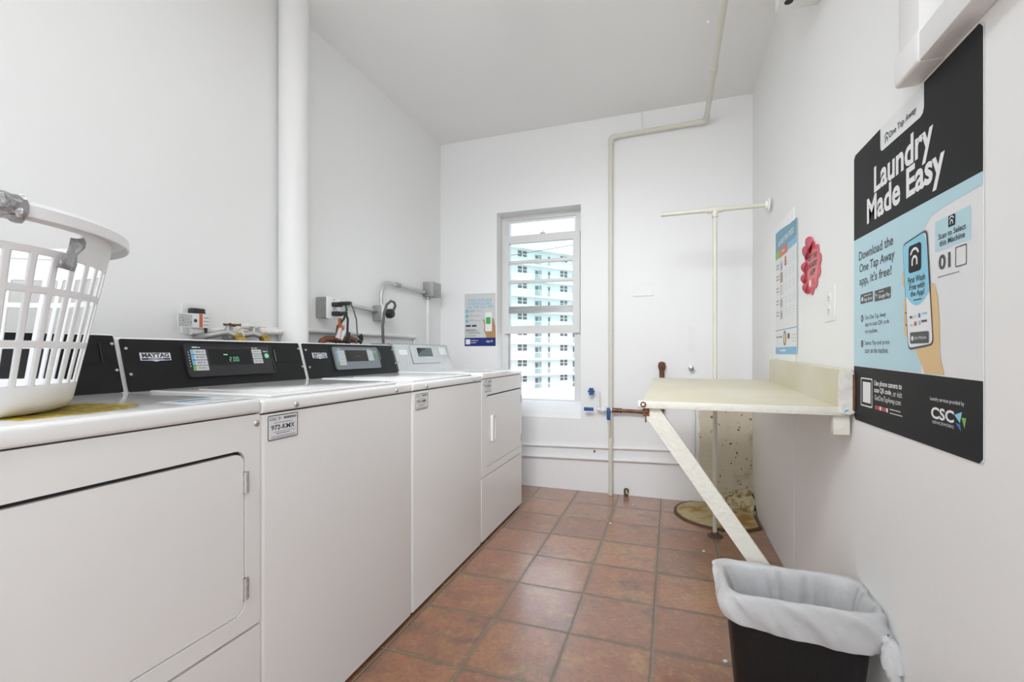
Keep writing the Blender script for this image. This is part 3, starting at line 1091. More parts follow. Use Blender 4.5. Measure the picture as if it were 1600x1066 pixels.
dr1 = dryer(0.163, 'white tumble dryer with black control panel under the laundry basket', 0.9095, (0.222, 0.808, 0.413, 0.785), 0.3655)
p1 = console(dr1, 0.172, 0.866, BLACKPL, 1.055)
for y, t in ((0.872, 0.893), (0.872, 0.406)):
    screw(p1, fr_pan, y * KS, pv(t), 0.005, 0.004)
m = MB()
m.prism(rrect(0.735, 0.822, pv(0.55), pv(0.90), 0.003, 3), fr_pan, 0.0035, 0.0055)
obj('slot_cover', m, BLACKPL, p1)
obj('slot_edge', MB().rect(fr_pan, 0.820, 0.823, pv(0.56), pv(0.90), 0.0055, 0.008), BEZEL, p1)
m = MB()
m.prism(rrect(0.37, 0.71, pv(0.2), pv(0.93), 0.012, 5), fr_pan, 0.0035, 0.010)
obj('bezel', m, BEZEL, p1)
screw(dr1, fr_front, 0.841, 0.851, 0.008, 0.0)

dr2 = dryer(2.233, 'white tumble dryer with brushed silver control panel at the far end by the window', 0.9145, (2.297, 2.906, 0.402, 0.783), 0.354)
p2 = console(dr2, 2.241, 2.928, STEEL, 1.06, GALV)
m = MB()
m.prism(rrect(2.420, 2.766, pv(0.30), pv(1.0), 0.006, 4), fr_pan, 0.0035, 0.009)
bz = obj('bezel', m, STEEL, p2)
m = MB()
m.prism(rrect(2.418, 2.768, pv(0.29), pv(1.01), 0.006, 4), fr_pan, 0.0032, 0.0048)
obj('bezel_shadow_gap', m, DARKGAP, p2)
m = MB()
m.rect(fr_pan, 2.492, 2.674, pv(0.575), pv(0.93), 0.009, 0.0105)
obj('display', m, mat('display_silver', (0.02, 0.02, 0.02), 0.08), bz, label='black display window')
m = MB()
m.rect(fr_pan, 2.448, 2.486, pv(0.56), pv(0.90), 0.009, 0.0105)
obj('button_strip', m, P_LGREY, bz)
m = MB()
m.rect(fr_pan, 2.787, 2.880, pv(0.64), pv(0.96), 0.004, 0.0062)
obj('slot_cover', m, ENAMEL, p2)
m = MB()
m.rect(fr_pan, 2.295, 2.380, pv(0.655), pv(0.85), 0.004, 0.0055)
obj('badge_plate', m, ENAMEL, p2, label='blank white badge plate')
for y, t in ((2.262, 0.95), (2.268, 0.40), (2.905, 1.0), (2.913, 0.5)):
    screw(p2, fr_pan, y, pv(t), 0.005, 0.004)
tag_plate(dr2, 2.268, 2.371, 0.8085, 0.871, '974-KMX')
screw(dr2, fr_front, 2.258, 0.853, 0.007, 0.0)

# decals on the near dryer's top
zt = 0.9097
fr_top = (Vector((0, 0, zt)), Y, -X, Z)
q = MB()
dec = [(0.44, 1.00), (0.60, 1.005), (0.672, 1.085), (0.675, 1.11), (0.63, 1.225), (0.44, 1.235)]
q.prism(dec, fr_top, 0.0, 0.0006)
yd = tag(obj('warning_decal', q, YELLOW), 'yellow printed decal stuck on the near dryer top, partly under the basket', 'decal')
q = MB()
for k in range(5):
    line(q, fr_top, 0.46, 0.64, 1.03 + 0.035 * k, 0.008, 0.0009, 0)
obj('decal_print', q, P_INK, yd)
q = MB()
q.rect(fr_top, 0.70, 0.835, 0.965, 1.075, 0.0, 0.0006)
yd = tag(obj('notice_decal', q, PAPER), 'white decal with blue print on the near dryer top by its front edge', 'decal')
q = MB()
q.rect(fr_top, 0.72, 0.80, 1.03, 1.06, 0.0009, 0.0009, 0)
for k in range(2):
    line(q, fr_top, 0.715, 0.82, 0.985 + 0.018 * k, 0.007, 0.0009, 0)
obj('decal_print', q, P_TEAL, yd)

# ================================================================== LAUNDRY BASKET
BC = Vector((-1.23, 0.40, 0.9103))
bk = thing('laundry_basket', 'white plastic slotted laundry basket mended with duct tape on the near dryer', 'basket', BC)
NB = 46


def rad(z):
    return 0.200 + 0.062 * (z / 0.32)


holes = ((0.054, 0.119), (0.130, 0.209), (0.221, 0.272))
slot = (0.284, 0.3215)
zr = [0.018, 0.036]
for h0, h1 in holes + (slot,):
    zr += [h0, h0 + 0.0045, h1 - 0.0045, h1]
zr += [0.329]
wm = MB()
vs, fs = [], []
ang = []
for k in range(NB):
    a0 = 2 * PI * (k - 0.5) / NB
    ang += [a0 + 2 * PI / NB * q for q in (0.15, 0.24, 0.76, 0.85)]
na = len(ang)
for z in zr:
    for a in ang:
        vs.append((BC.x + rad(z) * math.cos(a), BC.y + rad(z) * math.sin(a), BC.z + z))
for i in range(len(zr) - 1):
    zm = (zr[i] + zr[i + 1]) / 2
    for k in range(na):
        inside = (k % 4) < 3
        if inside and any(h0 < zm < h1 for h0, h1 in holes):
            continue
        if slot[0] < zm < slot[1]:
            ca_ = 2 * PI * (k // 4) / NB
            if min(abs(ca_), abs(ca_ - 2 * PI)) < 0.50 or abs(ca_ - PI) < 0.50:
                continue
        k2 = (k + 1) % na
        fs.append((i * na + k, i * na + k2, (i + 1) * na + k2, (i + 1) * na + k))
# floor of the basket with a rounded foot
rings = [(0.196, 0.010), (0.186, 0.003), (0.165, 0.0), (0.08, 0.001)]
base = len(vs)
for r, z in rings:
    for a in ang:
        vs.append((BC.x + r * math.cos(a), BC.y + r * math.sin(a), BC.z + z))
for i in range(len(rings)):
    for k in range(na):
        k2 = (k + 1) % na
        a_, b_ = (0 * na + k, 0 * na + k2) if i == 0 else (base + (i - 1) * na + k, base + (i - 1) * na + k2)
        fs.append((a_, b_, base + i * na + k2, base + i * na + k))
fs.append(tuple(base + (len(rings) - 1) * na + k for k in range(na)))
wm.add(vs, fs)
wall_o = obj('basket_wall', wm, BASKETP, bk, 60)
sd = wall_o.modifiers.new('subd', 'SUBSURF')
sd.levels = sd.render_levels = 2
so = wall_o.modifiers.new('solid', 'SOLIDIFY')
so.thickness = 0.0032
so.offset = 0.0
rm = MB()
rm.lathe([(0.258, 0.322), (0.258, 0.338), (0.262, 0.346), (0.270, 0.349), (0.284, 0.347), (0.291, 0.340), (0.292, 0.322), (0.289, 0.321), (0.287, 0.336), (0.280, 0.342), (0.268, 0.341), (0.264, 0.336), (0.263, 0.322), (0.258, 0.322)], BC, 72, caps=False)
obj('rim', rm, BASKETP, bk)


def tape(pts, r, name='duct_tape'):
    m = MB()
    rnd3 = random.Random(len(pts) + int(r * 1e4))
    m.tube(pts, r, 14)
    m.v = [(x + rnd3.uniform(-.0036, .0036), y + rnd3.uniform(-.0036, .0036), z + rnd3.uniform(-.0036, .0036)) for x, y, z in m.v]
    return obj(name, m, TAPE, bk, 25, label='crumpled silver tape')


def arc_pts(r, z, a0, a1, n=8):
    return [(BC.x + r * math.cos(a0 + (a1 - a0) * i / n), BC.y + r * math.sin(a0 + (a1 - a0) * i / n), BC.z + z) for i in range(n + 1)]


tape(arc_pts(0.277, 0.333, -0.10, 0.085, 8), 0.0205)
# strip bridging the broken handle
a = 0.445
tp_ = []
for i, (r, z) in enumerate(((0.2665, 0.312), (0.2655, 0.296), (0.264, 0.283), (0.2625, 0.268), (0.2605, 0.254))):
    aa = a + 0.012 * math.sin(i * 2) - 0.02 * i
    tp_.append((BC.x + r * math.cos(aa), BC.y + r * math.sin(aa), BC.z + z))
m = MB()
vs, fs = [], []
rnd = random.Random(4)
for i, p in enumerate(tp_):
    aa = math.atan2(p[1] - BC.y, p[0] - BC.x)
    rr = math.hypot(p[0] - BC.x, p[1] - BC.y)
    for j in range(6):
        s_ = (j - 2.5) / 2.5
        wd = 0.058 if i != 2 else 0.042
        q_ = aa + s_ * wd
        r_ = rr + 0.004 + 0.004 * rnd.random() - 0.004 * abs(s_)
        vs.append((BC.x + r_ * math.cos(q_), BC.y + r_ * math.sin(q_), p[2] + rnd.uniform(-0.003, 0.003)))
for i in range(len(tp_) - 1):
    for j in range(5):
        b0_ = i * 6 + j
        fs.append((b0_, b0_ + 1, b0_ + 7, b0_ + 6))
m.add(vs, fs)
to = obj('duct_tape', m, TAPE, bk, 25, label='crumpled silver tape')
so = to.modifiers.new('solid', 'SOLIDIFY')
so.thickness = 0.002

# ================================================================== FOLD-DOWN TABLE on the right wall
tb = thing('folding_table', 'cream wall-mounted folding table with a slanted plank leg', 'table', (0.2, 2.15, 0.0))
fr_tab = MB()
ZF, ZBK = 0.857, 0.878
YF0, YF1 = 1.607, 2.752


def zt_(y):
    return ZF + (ZBK - ZF) * (y - YF0) / (YF1 - YF0)


tv = []
for x in (-0.088, 0.508):
    for y in (YF0 + 0.004, YF1):
        for dz in (-0.022, 0):
            tv.append((x, y, zt_(y) + dz))
fr_tab.add(tv, [(0, 1, 3, 2), (4, 6, 7, 5), (0, 4, 5, 1), (2, 3, 7, 6), (0, 2, 6, 4), (1, 5, 7, 3)])
obj('tabletop', fr_tab, CREAM, tb)
ed = MB().rbox(-0.092, 0.490, YF0 - 0.006, YF0 + 0.004, ZF - 0.0235, ZF + 0.0008, 0.002, 2)
obj('front_edging', ed, CREAMW, tb, label='white painted front edge')
bs = MB()
bs.prism([(YF0 + 0.008, zt_(YF0) - 0.004), (2.64, zt_(2.64) - 0.004), (2.64, 0.978), (2.60, 0.988), (YF0 + 0.008, 0.970)], (Vector((0.478, 0, 0)), Y, Z, X), 0, 0.034)
obj('backsplash', bs, CREAM, tb)
cap = MB()
cap.prism([(0.476, 0.842), (0.500, 0.838), (0.5125, 0.846), (0.5125, 0.955), (0.502, 0.969), (0.476, 0.962)], (Vector((0, 0, 0)), X, Z, Y), YF0 - 0.012, YF0 + 0.010)
obj('end_cap', cap, RUSTW, tb, label='chipped white end of the backsplash')
obj('rusted_edge', MB().rbox(0.5055, 0.5132, YF0 - 0.016, YF0 + 0.012, 0.85, 0.958, 0.003, 2), RUST, tb, label='rusty edge against the wall')
bp_ = MB()
bp_.prism([(0.484, 0.8435), (0.4935, 0.8505), (0.495, 0.8545), (0.486, 0.8515)], (Vector((0, 0, 0)), X, Z, Y), YF0 - 0.0135, YF0 - 0.0122)
obj('paint_fleck', bp_, P_TURQ, tb, label='fleck of turquoise paint')
obj('support_block', MB().rbox(0.462, 0.505, YF0 + 0.005, YF0 + 0.05, 0.775, 0.8365, 0.003, 2), CREAMW, tb)
# slanted leg
br0, br1 = Vector((-0.068, 1.612, 0.836)), Vector((0.4925, 1.612, 0.028))
dd = (br1 - br0).normalized()
pp = Vector((-dd.z, 0, dd.x))
bm_ = MB()
hw = 0.0265
bm_.prism([(-0.010, -0.010), (0.006, -hw), ((br1 - br0).length, -hw), ((br1 - br0).length, hw * 0.85), (0.012, hw), (-0.010, 0.012)], (br0, dd, pp, Y), 0.0, 0.03)
leg = obj('leg', bm_, CREAMW, tb, label='slanted cream plank leg')
hg = MB()
hg.rbox(-0.088, -0.066, 1.6105, 1.640, 0.806, 0.834, 0.002, 2)
hg.rbox(-0.081, -0.076, 1.6095, 1.6125, 0.785, 0.83, 0.001, 1)
hg.cyl((-0.078, 1.604, 0.825), (-0.078, 1.642, 0.825), 0.005, 10)
obj('leg_hinge', hg, RUST, tb, label='rusty hinge plate at the top of the leg')
bt = MB().lathe([(0.0035, -0.006), (0.0095, -0.005), (0.0095, 0.0), (0.0095, 0.004)], (-0.086, YF0 - 0.005, 0.847), 14, 0, 'Y')
bo_ = obj('bolt', bt, RUST, tb, label='dark rusty bolt')
obj('bolt_end', MB().lathe([(0.002, -0.003), (0.0045, -0.0025), (0.0045, 0.0)], (-0.086, YF0 - 0.011, 0.847), 12, 0, 'Y'), PAINTW, bo_)
kn = MB()
kn.rbox(-0.104, -0.070, YF0 - 0.004, YF0 + 0.024, 0.832, 0.858, 0.006, 3)
obj('corner_bracket', kn, RUSTW, tb)

# ================================================================== CLOTHES RAIL
cr_ = thing('clothes_rail', 'cream painted T-shaped pipe rail standing behind the folding table', 'rail', (0.235, 2.776, 0))
obj('post', MB().cyl((0.235, 2.776, 0.004), (0.235, 2.776, 1.80), 0.0115, 16), CREAMPIPE, cr_)
obj('crossbar', MB().cyl((-0.05, 2.776, 1.817), (0.500, 2.776, 1.817), 0.0125, 16), CREAMPIPE, cr_)
tf = MB().cyl((0.195, 2.776, 1.817), (0.275, 2.776, 1.817), 0.018, 16)
tf.cyl((0.235, 2.776, 1.775), (0.235, 2.776, 1.817), 0.0165, 16)
obj('tee_fitting', tf, CREAMPIPE, cr_)
obj('wall_flange', MB().lathe([(0.020, -0.020), (0.022, -0.008), (0.034, -0.006), (0.036, 0.0)], (XR - 0.0125, 2.776, 1.817), 20, 0, 'X'), PAINTW, cr_)
obj('foot_flange', MB().lathe([(0.040, 0.0), (0.038, 0.006), (0.022, 0.009), (0.019, 0.022), (0.0118, 0.024)], (0.235, 2.776, 0.0), 24), COVERRIM, cr_, label='dark rusty foot plate')

# ================================================================== WASTE BIN
bn = thing('waste_bin', 'black rectangular waste bin with white liner against the right wall', 'bin', (0.322, 1.462, 0.0))
CX, CY = 0.322, 1.462


def ring(sx, sy, z, n=64, rc=0.05):
    pts = rrect(-sx, sx, -sy, sy, min(rc, sy * 0.6), n // 4 - 1)
    return [(CX + p[0], CY + p[1], z) for p in pts]


def loft(mb, rings_, mi=0, close0=False, close1=False):
    n = len(rings_[0])
    vs = [p for r in rings_ for p in r]
    fs = []
    for i in range(len(rings_) - 1):
        for k in range(n):
            k2 = (k + 1) % n
            fs.append((i * n + k, i * n + k2, (i + 1) * n + k2, (i + 1) * n + k))
    if close0:
        fs.append(tuple(range(n))[::-1])
    if close1:
        fs.append(tuple((len(rings_) - 1) * n + k for k in range(n)))
    mb.add(vs, fs, mi)


b = MB()
loft(b, [ring(0.135, 0.072, 0.0), ring(0.140, 0.076, 0.006), ring(0.172, 0.098, 0.355), ring(0.178, 0.103, 0.358), ring(0.178, 0.103, 0.366), ring(0.172, 0.098, 0.366), ring(0.137, 0.073, 0.010)], 0, True, True)
obj('bin_body', b, BINBLACK, bn)
# liner
ln = MB()
N_L = 200
rnd = random.Random(21)


def per(k, n=N_L):
    return k / n


base_ring = ring(1, 1, 0, N_L, 0.0)


def resample(poly, n):
    ps = [Vector((*p, 0)) for p in poly]
    ps.append(ps[0])
    ls = [0.0]
    for a, b in zip(ps, ps[1:]):
        ls.append(ls[-1] + (b - a).length)
    out, j = [], 0
    for k in range(n):
        d = ls[-1] * k / n
        while ls[j + 1] < d:
            j += 1
        t = (d - ls[j]) / max(ls[j + 1] - ls[j], 1e-9)
        v = ps[j].lerp(ps[j + 1], t)
        out.append((v.x, v.y))
    return out


def lring(sx, sy, z, amp=0.0, zf=None, phase=0.0, freq=9, slope=0.0):
    pts = resample(rrect(-sx, sx, -sy, sy, 0.045, 12), N_L)
    out = []
    for k, p in enumerate(pts):
        L = math.hypot(*p)
        # closeness to the knot corner (near, wall side)
        kd = math.hypot(p[0] - 0.178, p[1] + 0.075)
        th = 2 * PI * k / len(pts)
        # pleats lean towards the knotted corner
        fold = 0.55 * math.sin(freq * th - phase) + 0.30 * math.sin((freq * 2 - 1) * th - 1.35 * phase + 2) + 0.25 * math.sin((freq * 3 + 2) * th - 1.6 * phase + 4)
        fold = math.copysign(abs(fold) ** 0.7, fold)
        am = amp * (0.55 + 1.0 * math.exp(-kd * 6))
        rr_ = 1 + am * fold / max(L, 0.05)
        zz = z if zf is None else zf(p, th, kd)
        out.append((CX + p[0] * rr_, CY + p[1] * rr_, zz))
    return out


def hem(p, th, kd):
    # how far the skirt hangs down outside
    far = 1 / (1 + math.exp(-(p[1]) * 60))        # far side hangs little
    d = 0.098 - 0.060 * far - 0.030 * max(0.0, (-p[0] - 0.04) / 0.14)
    return 0.378 - d + 0.004 * math.sin(5 * th)


def mid(fz):
    def fn(p, th, kd):
        return 0.378 - (0.378 - hem(p, th, kd)) * fz
    return fn


rings_ = [lring(0.120, 0.056, 0.06, 0.012, None, 0.3, 9),
          lring(0.129, 0.066, 0.16, 0.013, None, 0.9, 9),
          lring(0.141, 0.073, 0.27, 0.011, None, 1.5, 9),
          lring(0.154, 0.082, 0.335, 0.007, None, 2.0, 9),
          lring(0.166, 0.092, 0.366, 0.004, None, 2.2, 9),
          lring(0.174, 0.100, 0.3755, 0.0025, None, 2.4, 9),
          lring(0.180, 0.108, 0.3735, 0.003, None, 2.7, 9)]
for q_, f_ in enumerate((0.12, 0.24, 0.36, 0.48, 0.6, 0.72, 0.84, 0.93, 1.0)):
    rings_.append(lring(0.183 + 0.016 * math.sin(f_ * 2.3), 0.112 + 0.010 * math.sin(f_ * 2.3), 0, 0.0085 * (0.4 + 0.6 * math.sin(PI * min(f_, 0.85))), mid(f_), 2.7 + 6.0 * f_, 9))
rings_.append(lring(0.187, 0.114, 0, 0.003, mid(0.97), 8.7, 9))
loft(ln, rings_)
lo_ = obj('bin_liner', ln, FILM, bn, 80, label='crumpled white plastic liner')
sb = lo_.modifiers.new('subd', 'SUBSURF')
sb.levels = sb.render_levels = 1
# knot and its tail
kx, ky, kz = CX + 0.172, CY - 0.118, 0.325
kt = MB()
for a_, l_, wd in ((-0.9, 0.050, 0.022), (-0.4, 0.068, 0.026), (0.1, 0.060, 0.020), (0.7, 0.045, 0.018)):
    pts_, rs_ = [], []
    for i in range(8):
        t_ = i / 7
        pts_.append((kx + 0.012 * t_ + 0.02 * math.sin(a_) * t_, ky - 0.012 - 0.022 * t_ * math.cos(a_), kz - l_ * t_ ** 1.2 + 0.008 * math.sin(a_ * 3)))
        rs_.append(0.006 + wd * 0.55 * math.sin(min(1, t_ * 1.15 + 0.1) * PI * 0.62) * (1 - 0.25 * t_))
    kt.tube(pts_, rs_, 12)
kt.lathe([(0.004, -0.014), (0.013, -0.008), (0.016, 0.0), (0.012, 0.009), (0.003, 0.014)], (kx, ky - 0.004, kz), 14)
rk = random.Random(8)
kt.v = [(x + rk.uniform(-.0022, .0022), y + rk.uniform(-.0022, .0022), z + rk.uniform(-.0022, .0022)) for x, y, z in kt.v]
ko = obj('liner_knot', kt, FILM, bn, 80, label='knotted tail of the liner')

# ================================================================== BIG POSTER on the right wall
fr_r = (Vector((XR, 1.602, 0)), -Y, Z, -X)     # u to the viewer's right, v = height


def rp_(mb, pts, off, mi=0):
    mb.prism(pts, fr_r, off, off, mi)


po = MB()
po.prism(rrect(0.0, 0.588, 0.826, 1.597, 0.010, 4), fr_r, 0.0008, 0.0022)
poster = tag(obj('poster', po, PAPER), 'large black and pale blue poster reading Laundry Made Easy on the right wall', 'poster')
O1, O2, O3, O4, O5 = 0.0026, 0.0030, 0.0034, 0.0038, 0.0042
q = MB()
hdr = [(0.010, 1.597), (0.0, 1.587), (0.0, 1.349), (0.588, 1.335), (0.588, 1.585), (0.578, 1.597), (0.393, 1.597), (0.393, 1.545), (0.388, 1.534), (0.378, 1.530), (0.190, 1.536), (0.180, 1.541), (0.178, 1.551), (0.178, 1.597)]
rp_(q, hdr, O1)
obj('header_panel', q, P_BLACK, poster)
q = MB()
write(q, fr_r, 'Laundry', 0.141, 0.430, 1.423, 1.512, O2, 0, 0.028)
write(q, fr_r, 'Made Easy', 0.095, 0.472, 1.352, 1.441, O2, 0, 0.028)
obj('headline', q, P_WHITE, poster)
q = MB()
write(q, fr_r, 'One Tap Away', 0.228, 0.361, 1.546, 1.566, O2, 0, 0.012)


def arch(mb, cu, cv, s, off, mi):
    for r0, r1, a0, a1, dv in ((0.36, 0.50, 0.12, 0.88, 0.10), (0.17, 0.31, 0.0, 1.0, -0.12)):
        A = [(cu + s * r1 * math.cos(PI * t), cv + s * (dv + r1 * math.sin(PI * t))) for t in [a0 + (a1 - a0) * i / 12 for i in range(13)]]
        B = [(cu + s * r0 * math.cos(PI * t), cv + s * (dv + r0 * math.sin(PI * t))) for t in [a1 + (a0 - a1) * i / 12 for i in range(13)]]
        mb.prism(A + B, fr_r, off, off, mi)
        if a0 == 0.0:
            for sg in (-1, 1):
                mb.rect(fr_r, cu + sg * s * (r0 + r1) / 2 - s * 0.07, cu + sg * s * (r0 + r1) / 2 + s * 0.07, cv + s * (dv - 0.22), cv + s * dv, off, off, mi)


arch(q, 0.214, 1.556, 0.026, O2, 0)
obj('logo_print', q, P_INK, poster)
# pale blue field with a rounded corner
q = MB()
fld = [(0.0, 0.982), (0.0, 1.349), (0.588, 1.335), (0.588, 1.312), (0.46, 1.309), (0.42, 1.303), (0.398, 1.290), (0.386, 1.272), (0.380, 1.25), (0.380, 0.978)]
rp_(q, fld, O1)
q.prism(rrect(0.436, 0.554, 1.225, 1.287, 0.003, 3), fr_r, O1, O1)
obj('blue_field', q, P_SKY, poster)
# arm and hand
q = MB()
rp_(q, [(0.352, 1.03), (0.362, 1.021), (0.396, 0.9775), (0.471, 0.9765), (0.458, 1.005), (0.454, 1.025), (0.453, 1.085), (0.446, 1.135), (0.434, 1.163), (0.42, 1.165), (0.40, 1.03)], O2)
for u, v, ru, rv in ((0.306, 1.192, 0.009, 0.020), (0.313, 1.128, 0.010, 0.018), (0.314, 1.098, 0.010, 0.016), (0.316, 1.072, 0.009, 0.014)):
    q.prism(circ(u, v, ru, 16, rv), fr_r, O2, O2)
obj('hand_print', q, P_SKIN, poster)
# phone
q = MB()


def quad(a, b, c, d, r=0.012, n=5):
    """rounded quadrilateral"""
    P_ = [Vector((*p, 0)) for p in (a, b, c, d)]
    out = []
    for i in range(4):
        p, x, n_ = P_[i - 1], P_[i], P_[(i + 1) % 4]
        s0, s1 = x + (p - x).normalized() * r, x + (n_ - x).normalized() * r
        for k in range(n + 1):
            t = k / n
            w_ = s0 * (1 - t) ** 2 + x * 2 * t * (1 - t) + s1 * t * t
            out.append((w_.x, w_.y))
    return out


rp_(q, quad((0.299, 1.272), (0.326, 1.026), (0.433, 1.036), (0.408, 1.282), 0.016), O3)
obj('phone_outline', q, P_INK, poster)
q = MB()
rp_(q, quad((0.303, 1.268), (0.329, 1.031), (0.430, 1.040), (0.404, 1.277), 0.014), O4)
obj('phone_screen', q, P_WHITE, poster)
q = MB()
top_ = quad((0.303, 1.268), (0.316, 1.150), (0.418, 1.150), (0.404, 1.277), 0.014)
rp_(q, [(0.3165, 1.152)] + [(0.3165 + 0.1025 * i / 10, 1.150 - 0.026 * math.sin(PI * i / 10)) for i in range(11)] + [(0.4035, 1.262), (0.396, 1.2745), (0.388, 1.276), (0.316, 1.269), (0.306, 1.266), (0.3035, 1.258)], O5)
obj('phone_screen_top', q, P_CYAN, poster)
O6, O7 = 0.0046, 0.0050
q = MB()
q.prism(rrect(0.331, 0.386, 1.199, 1.260, 0.008, 5), fr_r, O6, O6, 0)
arch(q, 0.3585, 1.228, 0.042, O7, 1)
obj('app_icon', q, [P_BLACK, P_WHITE], poster)
q = MB()
q.prism(rrect(0.484, 0.507, 1.2635, 1.2855, 0.003, 3), fr_r, O2, O2, 0)
arch(q, 0.4955, 1.2735, 0.017, O3, 1)
obj('app_icon', q, [P_BLACK, P_WHITE], poster)
q = MB()
write(q, fr_r, 'First Wash', 0.328, 0.402, 1.176, 1.190, O6, 0, 0.022)
write(q, fr_r, 'Free with', 0.334, 0.400, 1.160, 1.174, O6, 0, 0.022)
write(q, fr_r, 'the App!', 0.339, 0.399, 1.142, 1.158, O6, 0, 0.022)
q.rect(fr_r, 0.353, 0.389, 1.1355, 1.138, O6, O6)
obj('phone_text', q, P_INK, poster)
q = MB()
write(q, fr_r, 'Scan to Select', 0.449, 0.540, 1.2475, 1.259, O2, 0, 0.022)
write(q, fr_r, 'this Machine', 0.453, 0.537, 1.2330, 1.2445, O2, 0, 0.022)
write(q, fr_r, '01', 0.450, 0.491, 1.186, 1.216, O2, 0, 0.03)
line(q, fr_r, 0.447, 0.52, 1.172, 0.0016, O2, 0)
obj('scan_text', q, P_INK, poster)
q = MB()
write(q, fr_r, 'Download the', 0.038, 0.251, 1.283, 1.308, O2, 0, 0.018)
write(q, fr_r, 'One Tap Away', 0.042, 0.259, 1.241, 1.272, O2, 0, 0.018)
write(q, fr_r, "app, it's free!", 0.042, 0.242, 1.205, 1.236, O2, 0, 0.018)
obj('body_text', q, P_INK, poster)
q = MB()
write(q, fr_r, 'Use One Tap Away', 0.082, 0.211, 1.108, 1.124, O2, 0, 0.0)
write(q, fr_r, 'app to scan QR code', 0.082, 0.229, 1.090, 1.105, O2, 0, 0.0)
write(q, fr_r, 'on machine.', 0.082, 0.163, 1.074, 1.086, O2, 0, 0.0)
write(q, fr_r, 'Select Pay and press', 0.080, 0.231, 1.038, 1.054, O2, 0, 0.0)
write(q, fr_r, 'start on the machine.', 0.080, 0.225, 1.020, 1.034, O2, 0, 0.0)
obj('step_text', q, P_INK, poster)
q = MB()
for v in (1.117, 1.046):
    q.prism(circ(0.061, v, 0.0088, 20, 0.0105), fr_r, O2, O2, 0)
write(q, fr_r, '1', 0.059, 0.063, 1.112, 1.122, O3, 1, 0.01)
write(q, fr_r, '2', 0.058, 0.064, 1.041, 1.051, O3, 1, 0.01)
obj('step_numbers', q, [P_INK, P_WHITE], poster)
q = MB()
q.prism(rrect(0.050, 0.133, 1.1585, 1.1855, 0.003, 3), fr_r, O2, O2, 0)
q.prism(rrect(0.145, 0.238, 1.1555, 1.1840, 0.003, 3), fr_r, O2, O2, 0)
write(q, fr_r, 'App Store', 0.076, 0.130, 1.161, 1.173, O3, 1, 0.01)
line(q, fr_r, 0.076, 0.124, 1.1775, 0.0025, O3, 1)
q.prism(circ(0.064, 1.171, 0.0062, 16, 0.0068), fr_r, O3, O3, 1)
write(q, fr_r, 'Google Play', 0.170, 0.235, 1.158, 1.171, O3, 1, 0.01)
line(q, fr_r, 0.172, 0.2, 1.1765, 0.0025, O3, 1)
for pts, k in ((((0.151, 1.178), (0.151, 1.170), (0.158, 1.170)), 2), (((0.151, 1.178), (0.158, 1.170), (0.166, 1.170)), 3), (((0.151, 1.162), (0.151, 1.170), (0.158, 1.170)), 4), (((0.151, 1.162), (0.158, 1.170), (0.166, 1.170)), 5)):
    rp_(q, list(pts), O3, k)
obj('store_badges', q, [P_INK, P_WHITE, P_CYAN, P_LIME, P_BLUE, P_RED], poster)
# payment marks on the phone
q = MB()
for u, v, wd, k in ((0.336, 1.098, 0.011, 0), (0.352, 1.099, 0.013, 1), (0.374, 1.097, 0.007, 2), (0.390, 1.102, 0.019, 3), (0.338, 1.080, 0.012, 3), (0.356, 1.080, 0.009, 4), (0.375, 1.081, 0.007, 3), (0.387, 1.086, 0.022, 0)):
    q.rect(fr_r, u, u + wd, v, v + (0.009 if k in (2, 4) or wd < 0.009 else 0.0045), O6, O6, k)
q.prism(rrect(0.338, 0.416, 1.041, 1.066, 0.003, 3), fr_r, O6, O6, 0)
q.prism(circ(0.349, 1.0525, 0.0055, 14), fr_r, O7, O7, 5)
write(q, fr_r, 'Start Machine', 0.358, 0.408, 1.050, 1.057, O7, 5, 0.0)
obj('payment_marks', q, [P_INK, P_LGREY, P_BLUE, P_CYAN, P_RED, P_WHITE], poster)
# footer
q = MB()
rp_(q, [(0.0, 0.982), (0.0, 0.836), (0.010, 0.826), (0.578, 0.826), (0.588, 0.836), (0.588, 0.971)], O1)
obj('footer_panel', q, P_BLACK, poster)
q = MB()
q.prism(rrect(0.052, 0.130, 0.872, 0.951, 0.004, 3), fr_r, O2, O2, 0, [rrect(0.0555, 0.1265, 0.8755, 0.9475, 0.003, 3)])
q.rect(fr_r, 0.066, 0.119, 0.883, 0.940, O2, O2, 0)
obj('code_frame', q, P_WHITE, poster, label='white scan frame on the black footer')
q = MB()
q.prism(rrect(0.507, 0.542, 1.182, 1.2205, 0.003, 3), fr_r, O2, O2, 0, [rrect(0.509, 0.540, 1.184, 1.2185, 0.002, 3)])
obj('code_frame', q, P_INK, poster, label='small dark scan frame')
q = MB()
write(q, fr_r, 'Use phone camera to', 0.142, 0.295, 0.930, 0.948, O2, 0, 0.022)
write(q, fr_r, 'scan QR code', 0.142, 0.240, 0.914, 0.930, O2, 0, 0.022)
write(q, fr_r, ', or visit', 0.243, 0.296, 0.912, 0.928, O2, 0, 0.0)
write(q, fr_r, 'GetOneTapAway.com', 0.145, 0.290, 0.892, 0.910, O2, 0, 0.0)
line(q, fr_r, 0.233, 0.290, 0.880, 0.0026, O2, 0)
line(q, fr_r, 0.233, 0.298, 0.871, 0.0026, O2, 0)
write(q, fr_r, 'Laundry services provided by', 0.418, 0.535, 0.920, 0.930, O2, 0, 0.0)
write(q, fr_r, 'CSC', 0.422, 0.503, 0.8855, 0.9095, O2, 0, 0.03)
write(q, fr_r, 'SERVICEWORKS', 0.427, 0.502, 0.8755, 0.8815, O2, 0, 0.0, 1.1)
obj('footer_text', q, P_WHITE, poster)
q = MB()
csc_mark(q, fr_r, 0.504, 0.8735, 0.037, O2, (0, 1, 2))
